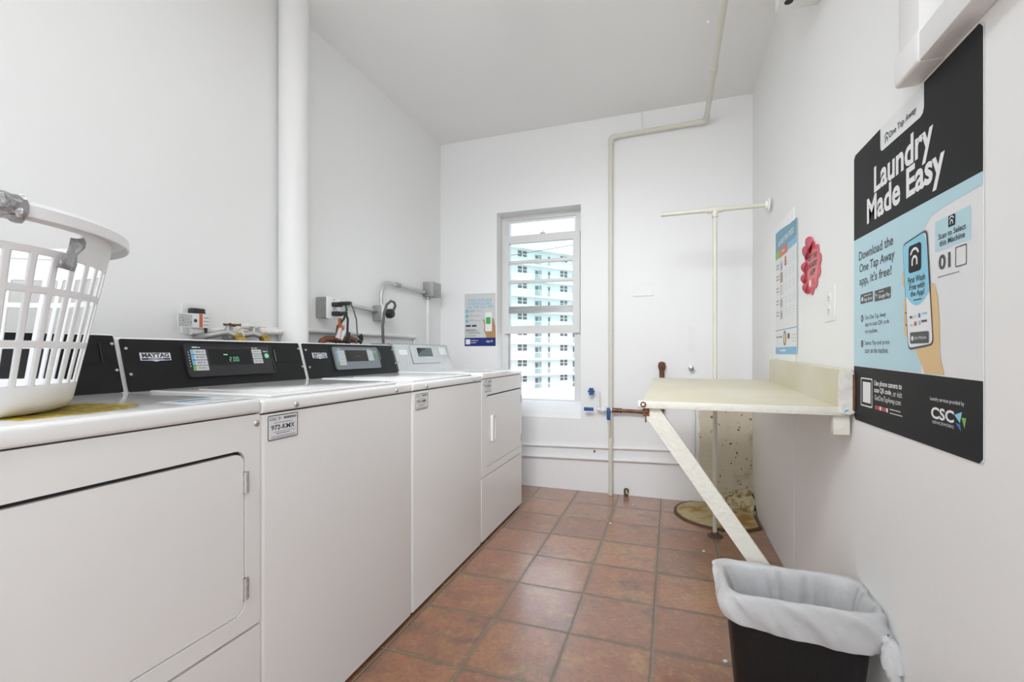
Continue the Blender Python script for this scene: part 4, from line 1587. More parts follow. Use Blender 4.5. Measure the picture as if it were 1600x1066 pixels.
for k, c in enumerate((3, 3, 4, 3, 3, 4)):
    q.rect(fr_r, 0.149 + 0.0128 * k, 0.159 + 0.0128 * k, 0.872, 0.882, O2, O2, c)
obj('footer_marks', q, [P_CYAN, P_LIME, P_BLUE, P_RED, P_WHITE], poster)

# ================================================================== TIPS POSTER, farther along the right wall
XP = XR - 0.0022
fr_r2 = (Vector((XP, 2.652, 0)), -Y, Z, -X)
po = MB()
po.prism([(0.0, 1.017), (0.415, 1.014), (0.415, 1.598), (0.30, 1.603), (0.12, 1.622), (0.0, 1.628)], fr_r2, 0.001, 0.002)
p2_ = tag(obj('poster', po, PAPER), 'tall poster with blue header and picture table beside the red sticker', 'poster')
q = MB()
q.prism([(0.0, 1.528), (0.0, 1.628), (0.12, 1.622), (0.30, 1.603), (0.415, 1.598), (0.415, 1.520)], fr_r2, 0.0023, 0.0023, 0)
q.rect(fr_r2, 0.255, 0.415, 1.492, 1.522, 0.0026, 0.0026, 1)
q.rect(fr_r2, 0.085, 0.255, 1.486, 1.528, 0.0026, 0.0026, 2)
q.rect(fr_r2, 0.0, 0.085, 1.490, 1.528, 0.0026, 0.0026, 3)
q.rect(fr_r2, 0.0, 0.415, 1.016, 1.048, 0.0023, 0.0023, 1)
q.rect(fr_r2, 0.0, 0.415, 1.130, 1.134, 0.0023, 0.0023, 0)
q.rect(fr_r2, 0.411, 0.415, 1.05, 1.52, 0.0023, 0.0023, 0)
obj('coloured_bands', q, [P_TEAL, P_STRIP, P_ORANGE, P_LIME], p2_)
q = MB()
write(q, fr_r2, 'LAUNDRY TIPS & TRICKS', 0.06, 0.36, 1.547, 1.573, 0.0026, 0, 0.02)
line(q, fr_r2, 0.14, 0.20, 1.505, 0.008, 0.003, 0)
line(q, fr_r2, 0.10, 0.22, 1.028, 0.009, 0.0026, 0)
obj('poster_title', q, P_WHITE, p2_)
q = MB()
rows = (1.44, 1.385, 1.325, 1.262, 1.205)
for i, v in enumerate(rows):
    for c in range(2):
        line(q, fr_r2, 0.02, 0.075, v + 0.014 - 0.016 * c, 0.006, 0.0023, 0, i + c)
    for c in range(3):
        for r_ in range(3):
            line(q, fr_r2, 0.20 + 0.07 * c, 0.245 + 0.07 * c, v + 0.018 - 0.013 * r_, 0.0042, 0.0023, 1, i * 9 + c * 3 + r_)
for c in range(3):
    line(q, fr_r2, 0.02 + 0.045 * c, 0.055 + 0.045 * c, 1.095, 0.008, 0.0023, 0, c)
    line(q, fr_r2, 0.33, 0.40, 1.07 + 0.014 * c, 0.006, 0.0023, 1, c + 30)
q.rect(fr_r2, 0.25, 0.29, 1.085, 1.11, 0.0023, 0.0023, 0)
obj('table_text', q, [P_INK, P_LGREY], p2_)
for i, v in enumerate(rows):
    q = MB()
    q.rect(fr_r2, 0.10, 0.155, v - 0.024, v + 0.026, 0.0023, 0.0023, 0)
    q.prism(circ(0.128, v, 0.017, 14, 0.02), fr_r2, 0.0026, 0.0026, 1)
    obj('picture', q, [(P_LGREY, P_BROWN, PAPERG, PAPERG, P_LGREY)[i], (P_GREY, P_GREY, P_LGREY, P_GREY, P_BROWN)[i]], p2_)
q = MB()
q.rect(fr_r2, 0.195, 0.225, 1.43, 1.475, 0.0023, 0.0023, 0)
q.prism(circ(0.195, 1.09, 0.030, 18, 0.036), fr_r2, 0.0023, 0.0023, 1)
q.prism(circ(0.195, 1.09, 0.020, 18, 0.026), fr_r2, 0.0026, 0.0026, 2)
obj('picture', q, [P_ORANGE, P_INK, P_SKIN], p2_)

# ================================================================== RED STICKER
fr_s = (Vector((XR, 2.139, 0)), -Y, Z, -X)
st_out = []
rnd = random.Random(13)
NPT = 11
for k in range(NPT * 8):
    th = 2 * PI * k / (NPT * 8)
    lob = abs(math.sin(NPT / 2 * th + 0.5))
    r = 0.84 + 0.17 * lob + 0.04 * math.sin(3 * th + 1)
    st_out.append((0.112 + 0.112 * r * math.cos(th), 1.346 + 0.102 * r * math.sin(th)))
q = MB()
q.prism(st_out, fr_s, 0.002, 0.0035)
stk = tag(obj('sticker', q, P_PINK), 'torn pink and red flower-edged sticker about the laundry app on the wall', 'sticker')
q = MB()
q.prism([(0.055, 1.29), (0.085, 1.264), (0.16, 1.275), (0.19, 1.31), (0.200, 1.36), (0.185, 1.40), (0.125, 1.418), (0.07, 1.40), (0.062, 1.34)], fr_s, 0.0036, 0.0046)
obj('sticker_face', q, P_CORAL, stk, label='coral centre of the sticker')
q = MB()
write(q, fr_s, 'GET THE', 0.072, 0.185, 1.374, 1.395, 0.005, 0, 0.03)
write(q, fr_s, 'LAUNDRY', 0.068, 0.192, 1.345, 1.367, 0.005, 0, 0.03)
write(q, fr_s, 'APP', 0.092, 0.165, 1.315, 1.338, 0.005, 0, 0.03)
q.prism(circ(0.098, 1.288, 0.014, 16), fr_s, 0.005, 0.005, 1)
q.rect(fr_s, 0.125, 0.155, 1.277, 1.300, 0.005, 0.005, 2)
obj('sticker_print', q, [P_INK, P_WHITE, P_RED], stk)
q = MB()
rnd = random.Random(2)
for cx_, cz_, r in ((0.10, 1.435, 0.032), (0.055, 1.415, 0.028), (0.035, 1.36, 0.022), (0.03, 1.315, 0.022), (0.055, 1.275, 0.022)):
    cpt = fr_s[0] + fr_s[1] * cx_ + Z * cz_ + fr_s[3] * 0.006
    pts_ = [cpt + fr_s[1] * (r * math.cos(2 * PI * k / 12)) + Z * (r * 1.05 * math.sin(2 * PI * k / 12)) + fr_s[3] * (0.006 * math.sin(2 * PI * k / 6 + r * 99) + 0.004) for k in range(12)]
    q.add([cpt] + pts_, [(0, k + 1, (k + 1) % 12 + 1) for k in range(12)])
pe = obj('curled_petals', q, P_PINK, stk)
so = pe.modifiers.new('solid', 'SOLIDIFY')
so.thickness = 0.0012

# ================================================================== OUTLETS, PLATES
fr_o = (Vector((XR, 1.885, 0)), -Y, Z, -X)
o = tag(obj('wall_outlet', MB().prism(rrect(0.0, 0.115, 1.128, 1.246, 0.006, 4), fr_o, 0.0005, 0.0026), PAINTW), 'white painted double wall outlet between the red sticker and the big poster', 'outlet')
for v in (1.165, 1.208):
    q = MB()
    q.prism(circ(0.0575, v, 0.017, 20), fr_o, 0.0026, 0.0040)
    r_ = obj('socket', q, PAINTW, o)
    q = MB()
    q.rect(fr_o, 0.049, 0.052, v - 0.004, v + 0.006, 0.0042, 0.0042)
    q.rect(fr_o, 0.063, 0.066, v - 0.004, v + 0.006, 0.0042, 0.0042)
    q.prism(circ(0.0575, v - 0.009, 0.003, 10), fr_o, 0.0042, 0.0042)
    obj('socket_slots', q, DARKGAP, r_)
fr_b = (Vector((0, YB, 0)), X, Z, -Y)
tag(obj('blank_plate', MB().prism(rrect(-0.256, -0.112, 1.424, 1.514, 0.004, 3), fr_b, 0.0005, 0.007), PAINTW), 'blank rectangular white cover plate on the back wall right of the pipe', 'wall plate')
tag(obj('switch_plate', MB().prism(rrect(0.115, 0.158, 1.03, 1.205, 0.004, 3), fr_b, 0.0005, 0.006), PAINTW), 'narrow upright white plate on the back wall above the table', 'wall plate')

# ================================================================== BLUE POSTER on the back wall
fr_bp = (Vector((-1.569, YB, 0)), X, Z, -Y)
po = tag(obj('poster', MB().prism([(0.0, 1.075), (0.268, 1.074), (0.268, 1.494), (0.0, 1.496)], fr_bp, 0.0008, 0.002), PAPERG), 'small service call poster with navy strip left of the window', 'poster')
q = MB()
q.rect(fr_bp, 0.0, 0.268, 1.075, 1.142, 0.0024, 0.0024)
obj('navy_strip', q, P_NAVY, po)
q = MB()
write(q, fr_bp, 'HOW TO PLACE', 0.032, 0.234, 1.430, 1.452, 0.0024, 0, 0.02, 1.1)
write(q, fr_bp, 'A SERVICE CALL', 0.026, 0.240, 1.403, 1.425, 0.0024, 0, 0.02, 1.1)
write(q, fr_bp, 'VIA THE CSC APP', 0.022, 0.246, 1.376, 1.398, 0.0024, 0, 0.02, 1.1)
obj('poster_title', q, P_TURQ, po)
q = MB()
for v in (1.355, 1.315, 1.276):
    q.prism(circ(0.022, v, 0.0145, 18), fr_bp, 0.0024, 0.0024, 0)
obj('step_dots', q, P_TURQ, po)
for grp_ in (((1.362, 0.09), (1.354, 0.155), (1.347, 0.08)), ((1.324, 0.07), (1.314, 0.14)), ((1.285, 0.085), (1.275, 0.14))):
    q = MB()
    for v, b_ in grp_:
        line(q, fr_bp, 0.045, b_, v, 0.004, 0.0024, 0)
    obj('step_text', q, P_GREY, po)
q = MB()
q.rect(fr_bp, 0.010, 0.054, 1.230, 1.245, 0.0024, 0.0024, 0)
q.rect(fr_bp, 0.064, 0.104, 1.230, 1.245, 0.0024, 0.0024, 0)
obj('store_badges', q, P_INK, po)
q = MB()
for v, a_, b_ in ((1.204, 0.01, 0.095), (1.194, 0.01, 0.12), (1.178, 0.03, 0.14), (1.155, 0.03, 0.10), (1.176, 0.010, 0.016), (1.153, 0.010, 0.016)):
    line(q, fr_bp, a_, b_, v, 0.005, 0.0024, 1)
obj('body_text', q, [P_GREY, P_INK], po)
q = MB()
q.prism([(0.19, 1.142), (0.185, 1.158), (0.168, 1.20), (0.172, 1.24), (0.160, 1.285), (0.172, 1.29), (0.19, 1.21), (0.235, 1.20), (0.235, 1.30), (0.252, 1.29), (0.266, 1.23), (0.268, 1.142)], fr_bp, 0.0024, 0.0024)
obj('hand_print', q, P_BROWN, po)
q = MB()
q.prism(rrect(0.178, 0.238, 1.19, 1.345, 0.006, 4), fr_bp, 0.0028, 0.0028, 0)
q.prism(rrect(0.1805, 0.2355, 1.193, 1.342, 0.005, 4), fr_bp, 0.0032, 0.0032, 1)
q.prism(rrect(0.186, 0.226, 1.25, 1.304, 0.006, 4), fr_bp, 0.0036, 0.0036, 2)
obj('phone_print', q, [P_LGREY, P_WHITE, P_GREEN], po)
q = MB()
q.rect(fr_bp, 0.010, 0.049, 1.089, 1.130, 0.0028, 0.0028)
line(q, fr_bp, 0.055, 0.12, 1.117, 0.005, 0.0028)
line(q, fr_bp, 0.055, 0.10, 1.100, 0.006, 0.0028)
write(q, fr_bp, 'CSC', 0.188, 0.222, 1.104, 1.118, 0.0028, 0, 0.03)
csc_mark(q, fr_bp, 0.226, 1.104, 0.018, 0.0028, (0, 0, 0))
obj('strip_print', q, P_WHITE, po)

# ================================================================== PIPES ON THE BACK WALL AND CEILING
wp = thing('water_pipe', 'cream painted pipe running along ceiling and down the back wall', 'pipe', (-0.405, 3.345, 0))
path = fillet([(-0.405, 3.345, 0.0), (-0.405, 3.345, 2.572), (0.227, 3.335, 2.580), (0.227, -1.9, 2.602)], 0.03, 5)
obj('pipe_run', MB().tube(path, 0.0165, 14), CREAMPIPE, wp)
e_ = MB()
e_.tube(fillet([(0.17, 3.336, 2.579), (0.227, 3.335, 2.580), (0.227, 3.27, 2.581)], 0.03, 5), 0.021, 14)
obj('elbow', e_, CREAMPIPE, wp)
e_ = MB()
e_.tube(fillet([(-0.405, 3.345, 2.52), (-0.405, 3.345, 2.572), (-0.36, 3.344, 2.573)], 0.03, 5), 0.020, 14)
obj('elbow', e_, CREAMPIPE, wp)
obj('coupling', MB().cyl((0.227, 2.72, 2.583), (0.227, 2.80, 2.583), 0.0215, 14), CREAMPIPE, wp)
hgr = MB().cyl((-0.19, 3.343, 2.575), (-0.19, 3.343, 2.73), 0.0035, 8)
hgr.cyl((-0.19, 3.343, 2.575), (-0.19, 3.343, 2.615), 0.009, 8)
obj('hanger', hgr, PAINTW, wp)
for y in (2.55, 2.25):
    obj('ceiling_clip', MB().rbox(0.178, 0.192, y, y + 0.022, 2.715, 2.732, 0.003, 2), PAINTW, wp)

# wall-hugging low pipe with a rounded corner that rises behind the table
lp = thing('low_pipe', 'thin white painted pipe low on the back wall turning up behind the table', 'pipe', (-0.45, YB - 0.01, 0.23))
obj('pipe_run', MB().tube(fillet([(-1.75, YB - 0.0115, 0.215), (0.150, YB - 0.0115, 0.262), (0.155, YB - 0.0115, 0.85)], 0.035, 6), 0.011, 10), PAINTW, lp)
tag(obj('low_pipe', MB().tube([(-1.75, YB - 0.010, 0.30), (-0.9, YB - 0.010, 0.320), (0.140, YB - 0.010, 0.350)], 0.0095, 10), PAINTW),
    'straight thin white pipe above the turning low pipe on the back wall', 'pipe')

# blue valves and copper line
vl = thing('copper_water_line', 'old copper water line with blue handled valves under the window corner and table', 'pipe', (-0.3, 3.31, 0.61))
YV = 3.322
obj('copper_pipe', MB().tube(fillet([(-0.385, YV, 0.612), (-0.052, YV, 0.606), (-0.052, YV, 0.90)], 0.035, 6), 0.0125, 14), COPPER, vl)
for x0, x1 in ((-0.392, -0.35), (-0.345, -0.325), (-0.19, -0.175), (-0.12, -0.105)):
    obj('coupling', MB().cyl((x0, YV, 0.612 - 0.02 * (x0 + 0.385)), (x1, YV, 0.612 - 0.02 * (x1 + 0.385)), 0.0165, 14), COPPER, vl)
e_ = MB().tube(fillet([(-0.105, YV, 0.607), (-0.052, YV, 0.606), (-0.052, YV, 0.66)], 0.035, 6), 0.0165, 14)
obj('elbow', e_, COPPER, vl)
obj('riser_cap', MB().lathe([(0.0165, -0.05), (0.0165, 0.0), (0.02, 0.004), (0.026, 0.03), (0.022, 0.052), (0.006, 0.06)], (-0.055, YV + 0.016, 0.90), 14), RUST, vl)
wpipe = MB().cyl((-0.385, YV, 0.612), (-0.50, YV, 0.614), 0.013, 12)
wpipe.lathe([(0.008, -0.020), (0.020, -0.012), (0.022, 0.004), (0.016, 0.018), (0.008, 0.022)], (-0.455, YV, 0.614), 14)
wpipe.cyl((-0.490, YV + 0.02, 0.614), (-0.490, YV + 0.02, 0.735), 0.0085, 10)
obj('white_valve', wpipe, PAINTW, vl, label='white painted valve body')
kn = MB()
for k in range(6):
    a_ = 2 * PI * k / 6
    kn.rbox(-0.540 + 0.016 * math.cos(a_) - 0.008, -0.540 + 0.016 * math.cos(a_) + 0.008, YV - 0.02, YV + 0.002, 0.742 + 0.020 * math.sin(a_) - 0.008, 0.742 + 0.020 * math.sin(a_) + 0.008, 0.004, 2)
kn.cyl((-0.540, YV - 0.024, 0.742), (-0.540, YV + 0.045, 0.742), 0.010, 12)
obj('round_handle', kn, BLUEPL, vl, label='round blue tap handle')
lv = MB().rbox(-0.590, -0.520, YV - 0.030, YV - 0.022, 0.603, 0.629, 0.004, 2)
obj('lever_handle', lv, BLUEPL, vl, label='flat blue lever')
lv = MB().rbox(-0.427, -0.402, YV - 0.036, YV - 0.020, 0.545, 0.632, 0.005, 2)
lv.cyl((-0.414, YV - 0.03, 0.615), (-0.414, YV, 0.615), 0.007, 10)
obj('lever_handle', lv, BLUEPL, vl, label='upright blue lever')
obj('drip_tail', MB().tube([(-0.412, YV - 0.026, 0.545), (-0.410, YV - 0.018, 0.50), (-0.408, YV - 0.012, 0.43)], [0.011, 0.009, 0.006], 10), CREAMPIPE, vl)
sb_ = MB().lathe([(0.012, 0.0), (0.018, -0.006), (0.014, -0.03), (0.017, -0.034), (0.017, -0.05), (0.006, -0.054)], (0.135, YB, 0.918), 14, 0, 'Y')
tag(obj('pipe_stub', sb_, SCREW), 'short metal pipe stub sticking out of the back wall above the table', 'pipe')
fl = MB().rbox(-0.312, -0.285, YB - 0.03, YB - 0.002, 0.0, 0.012, 0.003, 2)
fl.tube(fillet([(-0.308, YB - 0.016, 0.008), (-0.308, YB - 0.016, 0.05), (-0.285, YB - 0.016, 0.05), (-0.285, YB - 0.016, 0.025)], 0.01, 4), 0.006, 8)
tag(obj('pipe_clip', fl, COVERRIM), 'small dark metal clip on the floor at the foot of the back wall', 'clip')

# ================================================================== FLOOR COVER
cv = []
for k in range(72):
    a_ = 2 * PI * k / 72
    x, y = 0.293 + 0.272 * math.cos(a_), 3.148 + 0.272 * math.sin(a_)
    cv.append((min(x, XR - 0.013), min(y, YB - 0.001)))
ci = [(0.293 + (x - 0.293) * 0.93, 3.148 + (y - 3.148) * 0.93) for x, y in cv]
fc = thing('floor_cover', 'round stained yellowish cover on the floor in the back right corner', 'cover', (0.293, 3.148, 0))
fz = (Vector((0, 0, 0)), X, Y, Z)
obj('rim', MB().prism(cv, fz, 0.0003, 0.007, 0, [ci[::-1]]), COVERRIM, fc, label='dark rusty rim')
obj('plate', MB().prism(ci, fz, 0.0003, 0.010), COVER, fc)

# small litter
rnd = random.Random(19)
where = {'near the back wall pipe': (-0.237, 3.165), 'in the middle of the floor': (-0.337, 2.78), 'in front of the pole foot': (0.162, 2.545),
         'beside the bin': (0.172, 1.66), 'left of the bin': (0.215, 1.672)}
for kx_, (cx_, cy_) in where.items():
    q = MB()
    pts_ = [(cx_ + 0.009 * rnd.uniform(0.5, 1) * math.cos(2 * PI * k / 7), cy_ + 0.011 * rnd.uniform(0.5, 1) * math.sin(2 * PI * k / 7)) for k in range(7)]
    q.prism(pts_, fz, 0.0003, 0.003)
    tag(obj('paper_scrap', q, PAPER), 'tiny white scrap lying on the floor tiles ' + kx_, 'scrap', 'white scraps on the floor')

# ================================================================== SURFACE RACEWAY on the right wall
rw = thing('cable_raceway', 'white box cable raceway on the right wall above the big poster', 'raceway', (0.49, 0.9, 1.6))
obj('level_duct', MB().rbox(0.470, XR - 0.0006, 0.30, 1.228, 1.604, 1.664, 0.004, 2), PAINTW, rw)
obj('upright_duct', MB().rbox(0.472, XR - 0.0006, 1.137, 1.225, 1.668, ZC - 0.002, 0.003, 2), PAINTW, rw)
obj('corner_cover', MB().rbox(0.467, XR - 0.0006, 1.128, 1.236, 1.6015, 1.670, 0.008, 3), PAINTW, rw)

# metal box high on the right wall
bxm = thing('wall_box', 'white metal box high on the right wall with a round hole underneath', 'box', (0.44, 1.65, 2.3))
wbx = MB()
wbx.rbox(0.374, XR, 1.40, 1.958, 2.30, 2.42, 0.003, 2)
obj('housing', wbx, PAINTW, bxm)
obj('knockout', MB().lathe([(0.0145, -0.0012), (0.0145, 0.0)], (0.408, 1.905, 2.2999), 20), DARKGAP, bxm, label='round dark hole')

# ================================================================== LEFT WALL: stack pipe, boxes, cords
XW = XL + 0.018
stc = MB()
stc.cyl((-1.715, 1.742, 0.0), (-1.715, 1.742, ZC), 0.066, 40)
tag(obj('drain_stack', stc, PAINTW), 'thick white vertical drain pipe from ceiling to behind the machines', 'pipe')

tp2 = thing('wall_water_pipe', 'thin white painted water pipe along the left wall behind the machines', 'pipe', (XW, 2.3, 1.13))
obj('pipe_run', MB().tube([(XW - 0.004, 1.28, 1.105), (XW - 0.004, 1.86, 1.138), (XW - 0.004, 2.95, 1.136)], 0.014, 12), PAINTW, tp2)
obj('pipe_drop', MB().tube([(XW - 0.008, 2.945, 1.136), (XW - 0.008, 2.945, 0.9)], 0.009, 10), PAINTW, tp2)


def hose_bib(y, z, label, handle_mat, cap_mat):
    t = thing('water_valve', label, 'valve', (-1.70, y, z))
    b_ = MB()
    b_.tube(fillet([(XL + 0.006, y - 0.08, z - 0.035), (-1.72, y - 0.075, z - 0.03), (-1.685, y - 0.02, z - 0.012), (-1.665, y + 0.005, z - 0.03)], 0.02, 4), [0.013] * 12 if False else 0.0125, 12)
    b_.tube([(-1.69, y - 0.02, z - 0.02), (-1.688, y - 0.012, z + 0.006), (-1.688, y - 0.006, z + 0.012)], [0.016, 0.014, 0.007], 12)
    obj('valve_body', b_, GALV, t)
    h = MB()
    h.cyl((-1.688, y - 0.006, z + 0.006), (-1.688, y - 0.002, z + 0.018), 0.006, 10)
    for k in range(4):
        a_ = PI / 4 + PI / 2 * k
        h.tube([(-1.688, y - 0.002, z + 0.016), (-1.688 + 0.022 * math.cos(a_), y + 0.030 * math.sin(a_), z + 0.017), (-1.688 + 0.026 * math.cos(a_), y + 0.035 * math.sin(a_), z + 0.016)], [0.005, 0.0045, 0.007], 8)
    obj('cross_handle', h, handle_mat, t)
    n_ = MB().tube([(-1.668, y + 0.003, z - 0.022), (-1.655, y + 0.016, z - 0.055)], [0.0185, 0.0185], 8)
    n_.tube([(-1.660, y + 0.010, z - 0.040), (-1.655, y + 0.018, z - 0.06)], [0.021, 0.021], 12)
    obj('hose_nut', n_, BRASS, t, label='brass hose nut')
    hs = MB().tube([(-1.655, y + 0.018, z - 0.058), (-1.67, y + 0.03, z - 0.14), (-1.71, y + 0.03, z - 0.3)], 0.014, 10)
    obj('supply_hose', hs, ORANGEPL if cap_mat is BRASS else CORD, t)
    return t


hose_bib(1.392, 1.118, 'small water valve with rusty cross handle nearest the wall label', RUST, BRASS)
hose_bib(1.515, 1.118, 'water valve coated in flaking white paint beside the drain pipe', CREAMPIPE, RUSTW)
lp_ = MB().tube(fillet([(-1.765, 1.455, 1.06), (-1.735, 1.43, 1.10), (-1.72, 1.452, 1.136), (-1.72, 1.50, 1.132), (-1.72, 1.555, 1.112), (-1.72, 1.67, 1.118)], 0.015, 4), 0.0125, 10)
lp_.lathe([(0.010, -0.012), (0.019, -0.010), (0.019, 0.010), (0.010, 0.012)], (-1.70, 1.435, 1.10), 8)
tag(obj('bent_pipe', lp_, RUSTW), 'bent rust-spotted pipe joining the two valves to the drain pipe', 'pipe')

# wall label with outlet behind
ol = thing('recessed_outlet', 'white recessed outlet with a black plug behind the warning tag', 'outlet', (XL, 1.30, 1.16))
fr_l = (Vector((XL, 0, 0)), Y, Z, X)
obj('plate', MB().prism(rrect(1.255, 1.345, 1.095, 1.215, 0.006, 4), fr_l, 0.0005, 0.006), PAINTW, ol)
obj('plug', MB().rbox(XL + 0.006, XL + 0.034, 1.275, 1.330, 1.172, 1.196, 0.006, 3), CORD, ol)
tg = obj('warning_tag', MB().prism([(1.215, 1.172), (1.217, 1.118), (1.345, 1.120), (1.345, 1.176)], fr_l, 0.036, 0.0372), PAPER)
tag(tg, 'white paper warning tag with an orange stripe hanging on the left wall', 'tag')
q = MB()
q.rect(fr_l, 1.300, 1.314, 1.121, 1.174, 0.0375, 0.0375, 0)
for k in range(8):
    line(q, fr_l, 1.221, 1.272, 1.123 + 0.0058 * k, 0.0028, 0.0375, 1)
for k in range(3):
    line(q, fr_l, 1.318, 1.34, 1.130 + 0.014 * k, 0.0028, 0.0375, 1)
q.prism(circ(1.285, 1.146, 0.007, 12), fr_l, 0.0375, 0.0375, 1)
obj('tag_print', q, [P_ORANGE, P_INK], tg)
tag(obj('power_cord', MB().tube([(XL + 0.028, 1.327, 1.18), (XL + 0.03, 1.332, 1.12), (XL + 0.03, 1.334, 1.0), (XL + 0.035, 1.335, 0.8)], 0.0055, 8), CORD), 'black power cord hanging straight down from the recessed outlet', 'cord')

# outlet box with two flat plugs
bx1 = thing('electrical_box', 'grey metal outlet box with two flat black plugs, near the drain pipe', 'electrical box', (XL, 2.0, 1.25))
obj('housing', MB().rbox(XL + 0.001, -1.715, 1.965, 2.056, 1.208, 1.318, 0.003, 2), GALV, bx1)
obj('cover_plate', MB().rbox(-1.715, -1.709, 1.960, 2.064, 1.203, 1.320, 0.002, 2), PAINTW, bx1, label='white face plate')
for yy, zz in ((2.012, 1.308), (2.012, 1.2545)):
    screw(bx1, (Vector((-1.709, 0, 0)), Y, Z, X), yy, zz, 0.004)
for k, zz in enumerate((1.279, 1.230)):
    pg = thing('flat_plug', ('upper flat black plug of the grey outlet box, its thick cord going right', 'lower flat black plug of the grey outlet box')[k], 'plug', (-1.70, 2.01, zz), 'flat plugs at the outlet box')
    m = MB()
    m.rbox(-1.7085, -1.665, 1.992, 2.034, zz - 0.012, zz + 0.012, 0.005, 2)
    m.rbox(-1.670, -1.628 if k else -1.600, 2.000, 2.028, zz - 0.009 + 0.004 * (1 - k), zz + 0.010 + 0.004 * (1 - k), 0.005, 2)
    obj('plug_body', m, CORD, pg)
tag(obj('power_cord', MB().tube([(-1.635, 2.014, 1.285), (-1.628, 2.016, 1.25), (-1.65, 2.02, 1.20), (-1.712, 2.045, 1.165), (-1.712, 2.035, 1.10), (-1.72, 2.03, 0.92)], 0.0058, 8), CORDG), 'dark green cord hanging from the flat plugs toward the hoses', 'cord')
tag(obj('power_cord', MB().tube([(-1.632, 2.014, 1.23), (-1.622, 2.018, 1.20), (-1.66, 2.06, 1.10), (-1.72, 2.08, 0.92)], 0.006, 8), CORD), 'short black cord hanging from the lower flat plug', 'cord')
tag(obj('power_cord', MB().tube([(-1.603, 2.014, 1.283), (-1.592, 2.02, 1.262), (-1.60, 2.06, 1.20), (-1.605, 2.075, 1.11), (-1.65, 2.08, 0.93)], 0.0038, 8), CORDGY), 'thin grey cord drooping on the right of the outlet box', 'cord')

# tangle of hoses behind the second washer
hm = thing('hose_manifold', 'corroded brown pipe with taped white hoses and orange lever behind the machines', 'pipe', (-1.72, 2.05, 1.07))
obj('corroded_pipe', MB().tube([(-1.70, 1.895, 1.058), (-1.70, 1.915, 1.083), (-1.70, 1.95, 1.095), (-1.70, 2.05, 1.092), (-1.70, 2.15, 1.096), (-1.70, 2.20, 1.088)], [0.014, 0.016, 0.017, 0.019, 0.018, 0.012], 12), RUST, hm)
obj('white_hose', MB().tube([(-1.69, 2.035, 1.09), (-1.69, 2.055, 1.125), (-1.69, 2.075, 1.152), (-1.70, 2.082, 1.165)], [0.016, 0.018, 0.015, 0.012], 12), PAPER, hm, label='white taped hose')
obj('pink_hose', MB().tube([(-1.68, 2.005, 1.095), (-1.68, 2.018, 1.12), (-1.68, 2.028, 1.155)], [0.013, 0.012, 0.009], 10), PINKPL, hm, label='pale pink hose end')
lv = MB().rbox(-1.690, -1.675, 2.022, 2.040, 1.155, 1.208, 0.004, 2)
lv.rbox(-1.690, -1.675, 2.018, 2.058, 1.148, 1.162, 0.003, 2)
obj('lever', lv, ORANGEPL, hm, label='orange lever')
bk_ = MB()
bk_.cyl((-1.68, 2.095, 1.05), (-1.68, 2.095, 1.135), 0.010, 10)
bk_.tube([(-1.68, 2.20, 1.10), (-1.68, 2.185, 1.115), (-1.68, 2.205, 1.125), (-1.68, 2.215, 1.10), (-1.68, 2.20, 1.075), (-1.68, 2.185, 1.09)], 0.007, 8)
obj('black_fittings', bk_, CORD, hm)

# second outlet box with round plug
bx2 = thing('electrical_box', 'grey metal outlet box holding one round black plug, middle of the left wall', 'electrical box', (XL, 2.53, 1.25))
obj('housing', MB().rbox(XL + 0.001, -1.715, 2.455, 2.565, 1.225, 1.322, 0.004, 2), GALV, bx2)
obj('cover_plate', MB().rbox(-1.715, -1.709, 2.450, 2.570, 1.221, 1.326, 0.003, 2), PAINTW, bx2, label='white face plate')
pg = thing('round_plug', 'round black plug with a looping cord in the middle outlet box', 'plug', (-1.69, 2.57, 1.27))
obj('plug_body', MB().lathe([(0.03, 0.0), (0.031, 0.02), (0.026, 0.036), (0.014, 0.042)], (-1.7088, 2.512, 1.272), 20, 0, 'X'), CORD, pg)
crd = MB().tube([(-1.672, 2.514, 1.285), (-1.655, 2.514, 1.322), (-1.655, 2.50, 1.342), (-1.655, 2.465, 1.346), (-1.655, 2.42, 1.318), (-1.655, 2.392, 1.265), (-1.655, 2.378, 1.18), (-1.655, 2.380, 1.12), (-1.66, 2.395, 1.05), (-1.69, 2.40, 0.9)], 0.0085, 10)
obj('cord', crd, CORDGY, pg)

jb = thing('junction_box', 'grey metal junction box in the back corner of the left wall', 'electrical box', (XL, 3.2, 1.5))
obj('housing', MB().rbox(XL + 0.001, -1.700, 3.085, 3.215, 1.452, 1.562, 0.003, 2), GALV, jb)

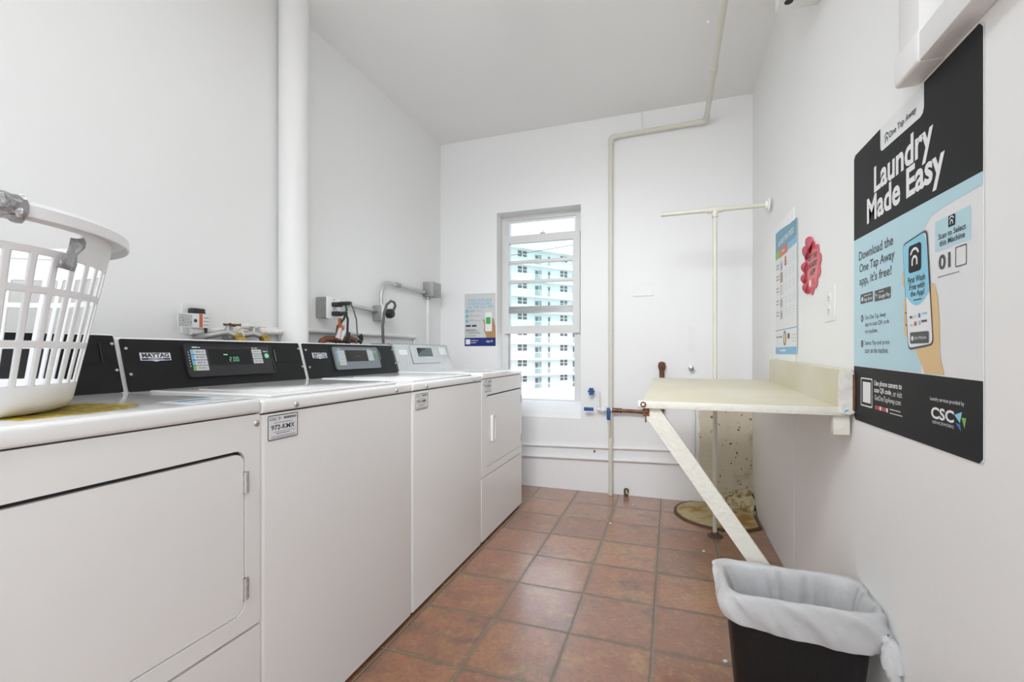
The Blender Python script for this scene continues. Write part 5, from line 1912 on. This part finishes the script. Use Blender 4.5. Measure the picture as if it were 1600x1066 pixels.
cd = thing('conduit', 'galvanized conduit between the two outlet boxes on the left wall', 'conduit', (XW, 2.3, 1.29))
obj('conduit_run', MB().cyl((XW + 0.008, 2.0575, 1.304), (XW + 0.008, 2.454, 1.287), 0.0125, 12), STEEL, cd)
obj('connector', MB().cyl((XW + 0.008, 2.425, 1.289), (XW + 0.008, 2.4545, 1.287), 0.016, 12), GALV, cd)
cd = thing('conduit', 'curved galvanized conduit rising from the middle outlet box to the corner box', 'conduit', (XW, 2.8, 1.4))
obj('conduit_run', MB().tube(fillet([(XW + 0.008, 2.515, 1.323), (XW + 0.008, 2.515, 1.485), (XW + 0.008, 3.084, 1.480)], 0.11, 10), 0.0125, 12), STEEL, cd)
obj('connector', MB().cyl((XW + 0.008, 2.685, 1.484), (XW + 0.008, 2.73, 1.484), 0.0165, 12), GALV, cd)
obj('connector', MB().cyl((XW + 0.008, 3.055, 1.480), (XW + 0.008, 3.0845, 1.480), 0.016, 12), GALV, cd)
cd = thing('conduit', 'straight grey conduit dropping from the corner box behind the silver-panel dryer', 'conduit', (XW, 3.12, 0.7))
obj('conduit_run', MB().cyl((XW + 0.008, 3.115, 0.3), (XW + 0.008, 3.115, 1.4515), 0.012, 12), PAINTW, cd)
obj('connector', MB().cyl((XW + 0.008, 3.115, 1.428), (XW + 0.008, 3.115, 1.4515), 0.016, 12), GALV, cd)

# ================================================================== ADDED FILL LAMPS (unseen, overhead and behind the viewer)
for yy in (1.22, -0.9):
    lm = thing('added_tube_lamp', 'unseen tube lamp added for fill light over the machines' if yy > 0 else 'unseen tube lamp added for fill light behind the viewer', 'lamp', (-0.65, yy, 2.6), 'added fill lamps')
    obj('lamp_tray', MB().rbox(-0.72, -0.58, yy - 0.68, yy + 0.68, 2.600, 2.620, 0.006, 2), PAINTW, lm)
    for dx in (-0.085, 0.085):
        obj('tube', MB().cyl((-0.65 + dx, yy - 0.66, 2.61), (-0.65 + dx, yy + 0.66, 2.61), 0.008, 12), TUBE, lm)
    for dy in (-0.5, 0.5):
        obj('hanger', MB().cyl((-0.65, yy + dy, 2.62), (-0.65, yy + dy, ZC), 0.004, 8), PAINTW, lm)
for k, (sp_, am_, pw_) in enumerate(SPOTS):  # housings for the added spotlights, out of view
    d_ = (Vector(am_) - Vector(sp_)).normalized()
    c_ = Vector(sp_)
    lm = thing('added_spotlight', ('unseen fill spotlight added nearer the posters', 'unseen fill spotlight added nearer the machines', 'unseen fill spotlight added and turned up at the far wall')[k], 'lamp', (c_.x, c_.y, ZC), 'added fill spotlights')
    m = MB().tube([c_ - d_ * 0.16, c_ - d_ * 0.14, c_ - d_ * 0.02, c_ - d_ * 0.005], [0.05, 0.12, 0.128, 0.13], 24, 0, False)
    so = obj('lamp_shade', m, PAINTW, lm)
    obj('stem', MB().cyl(c_ - d_ * 0.13, (c_.x - d_.x * 0.13, c_.y - d_.y * 0.13, ZC), 0.01, 10), PAINTW, lm)
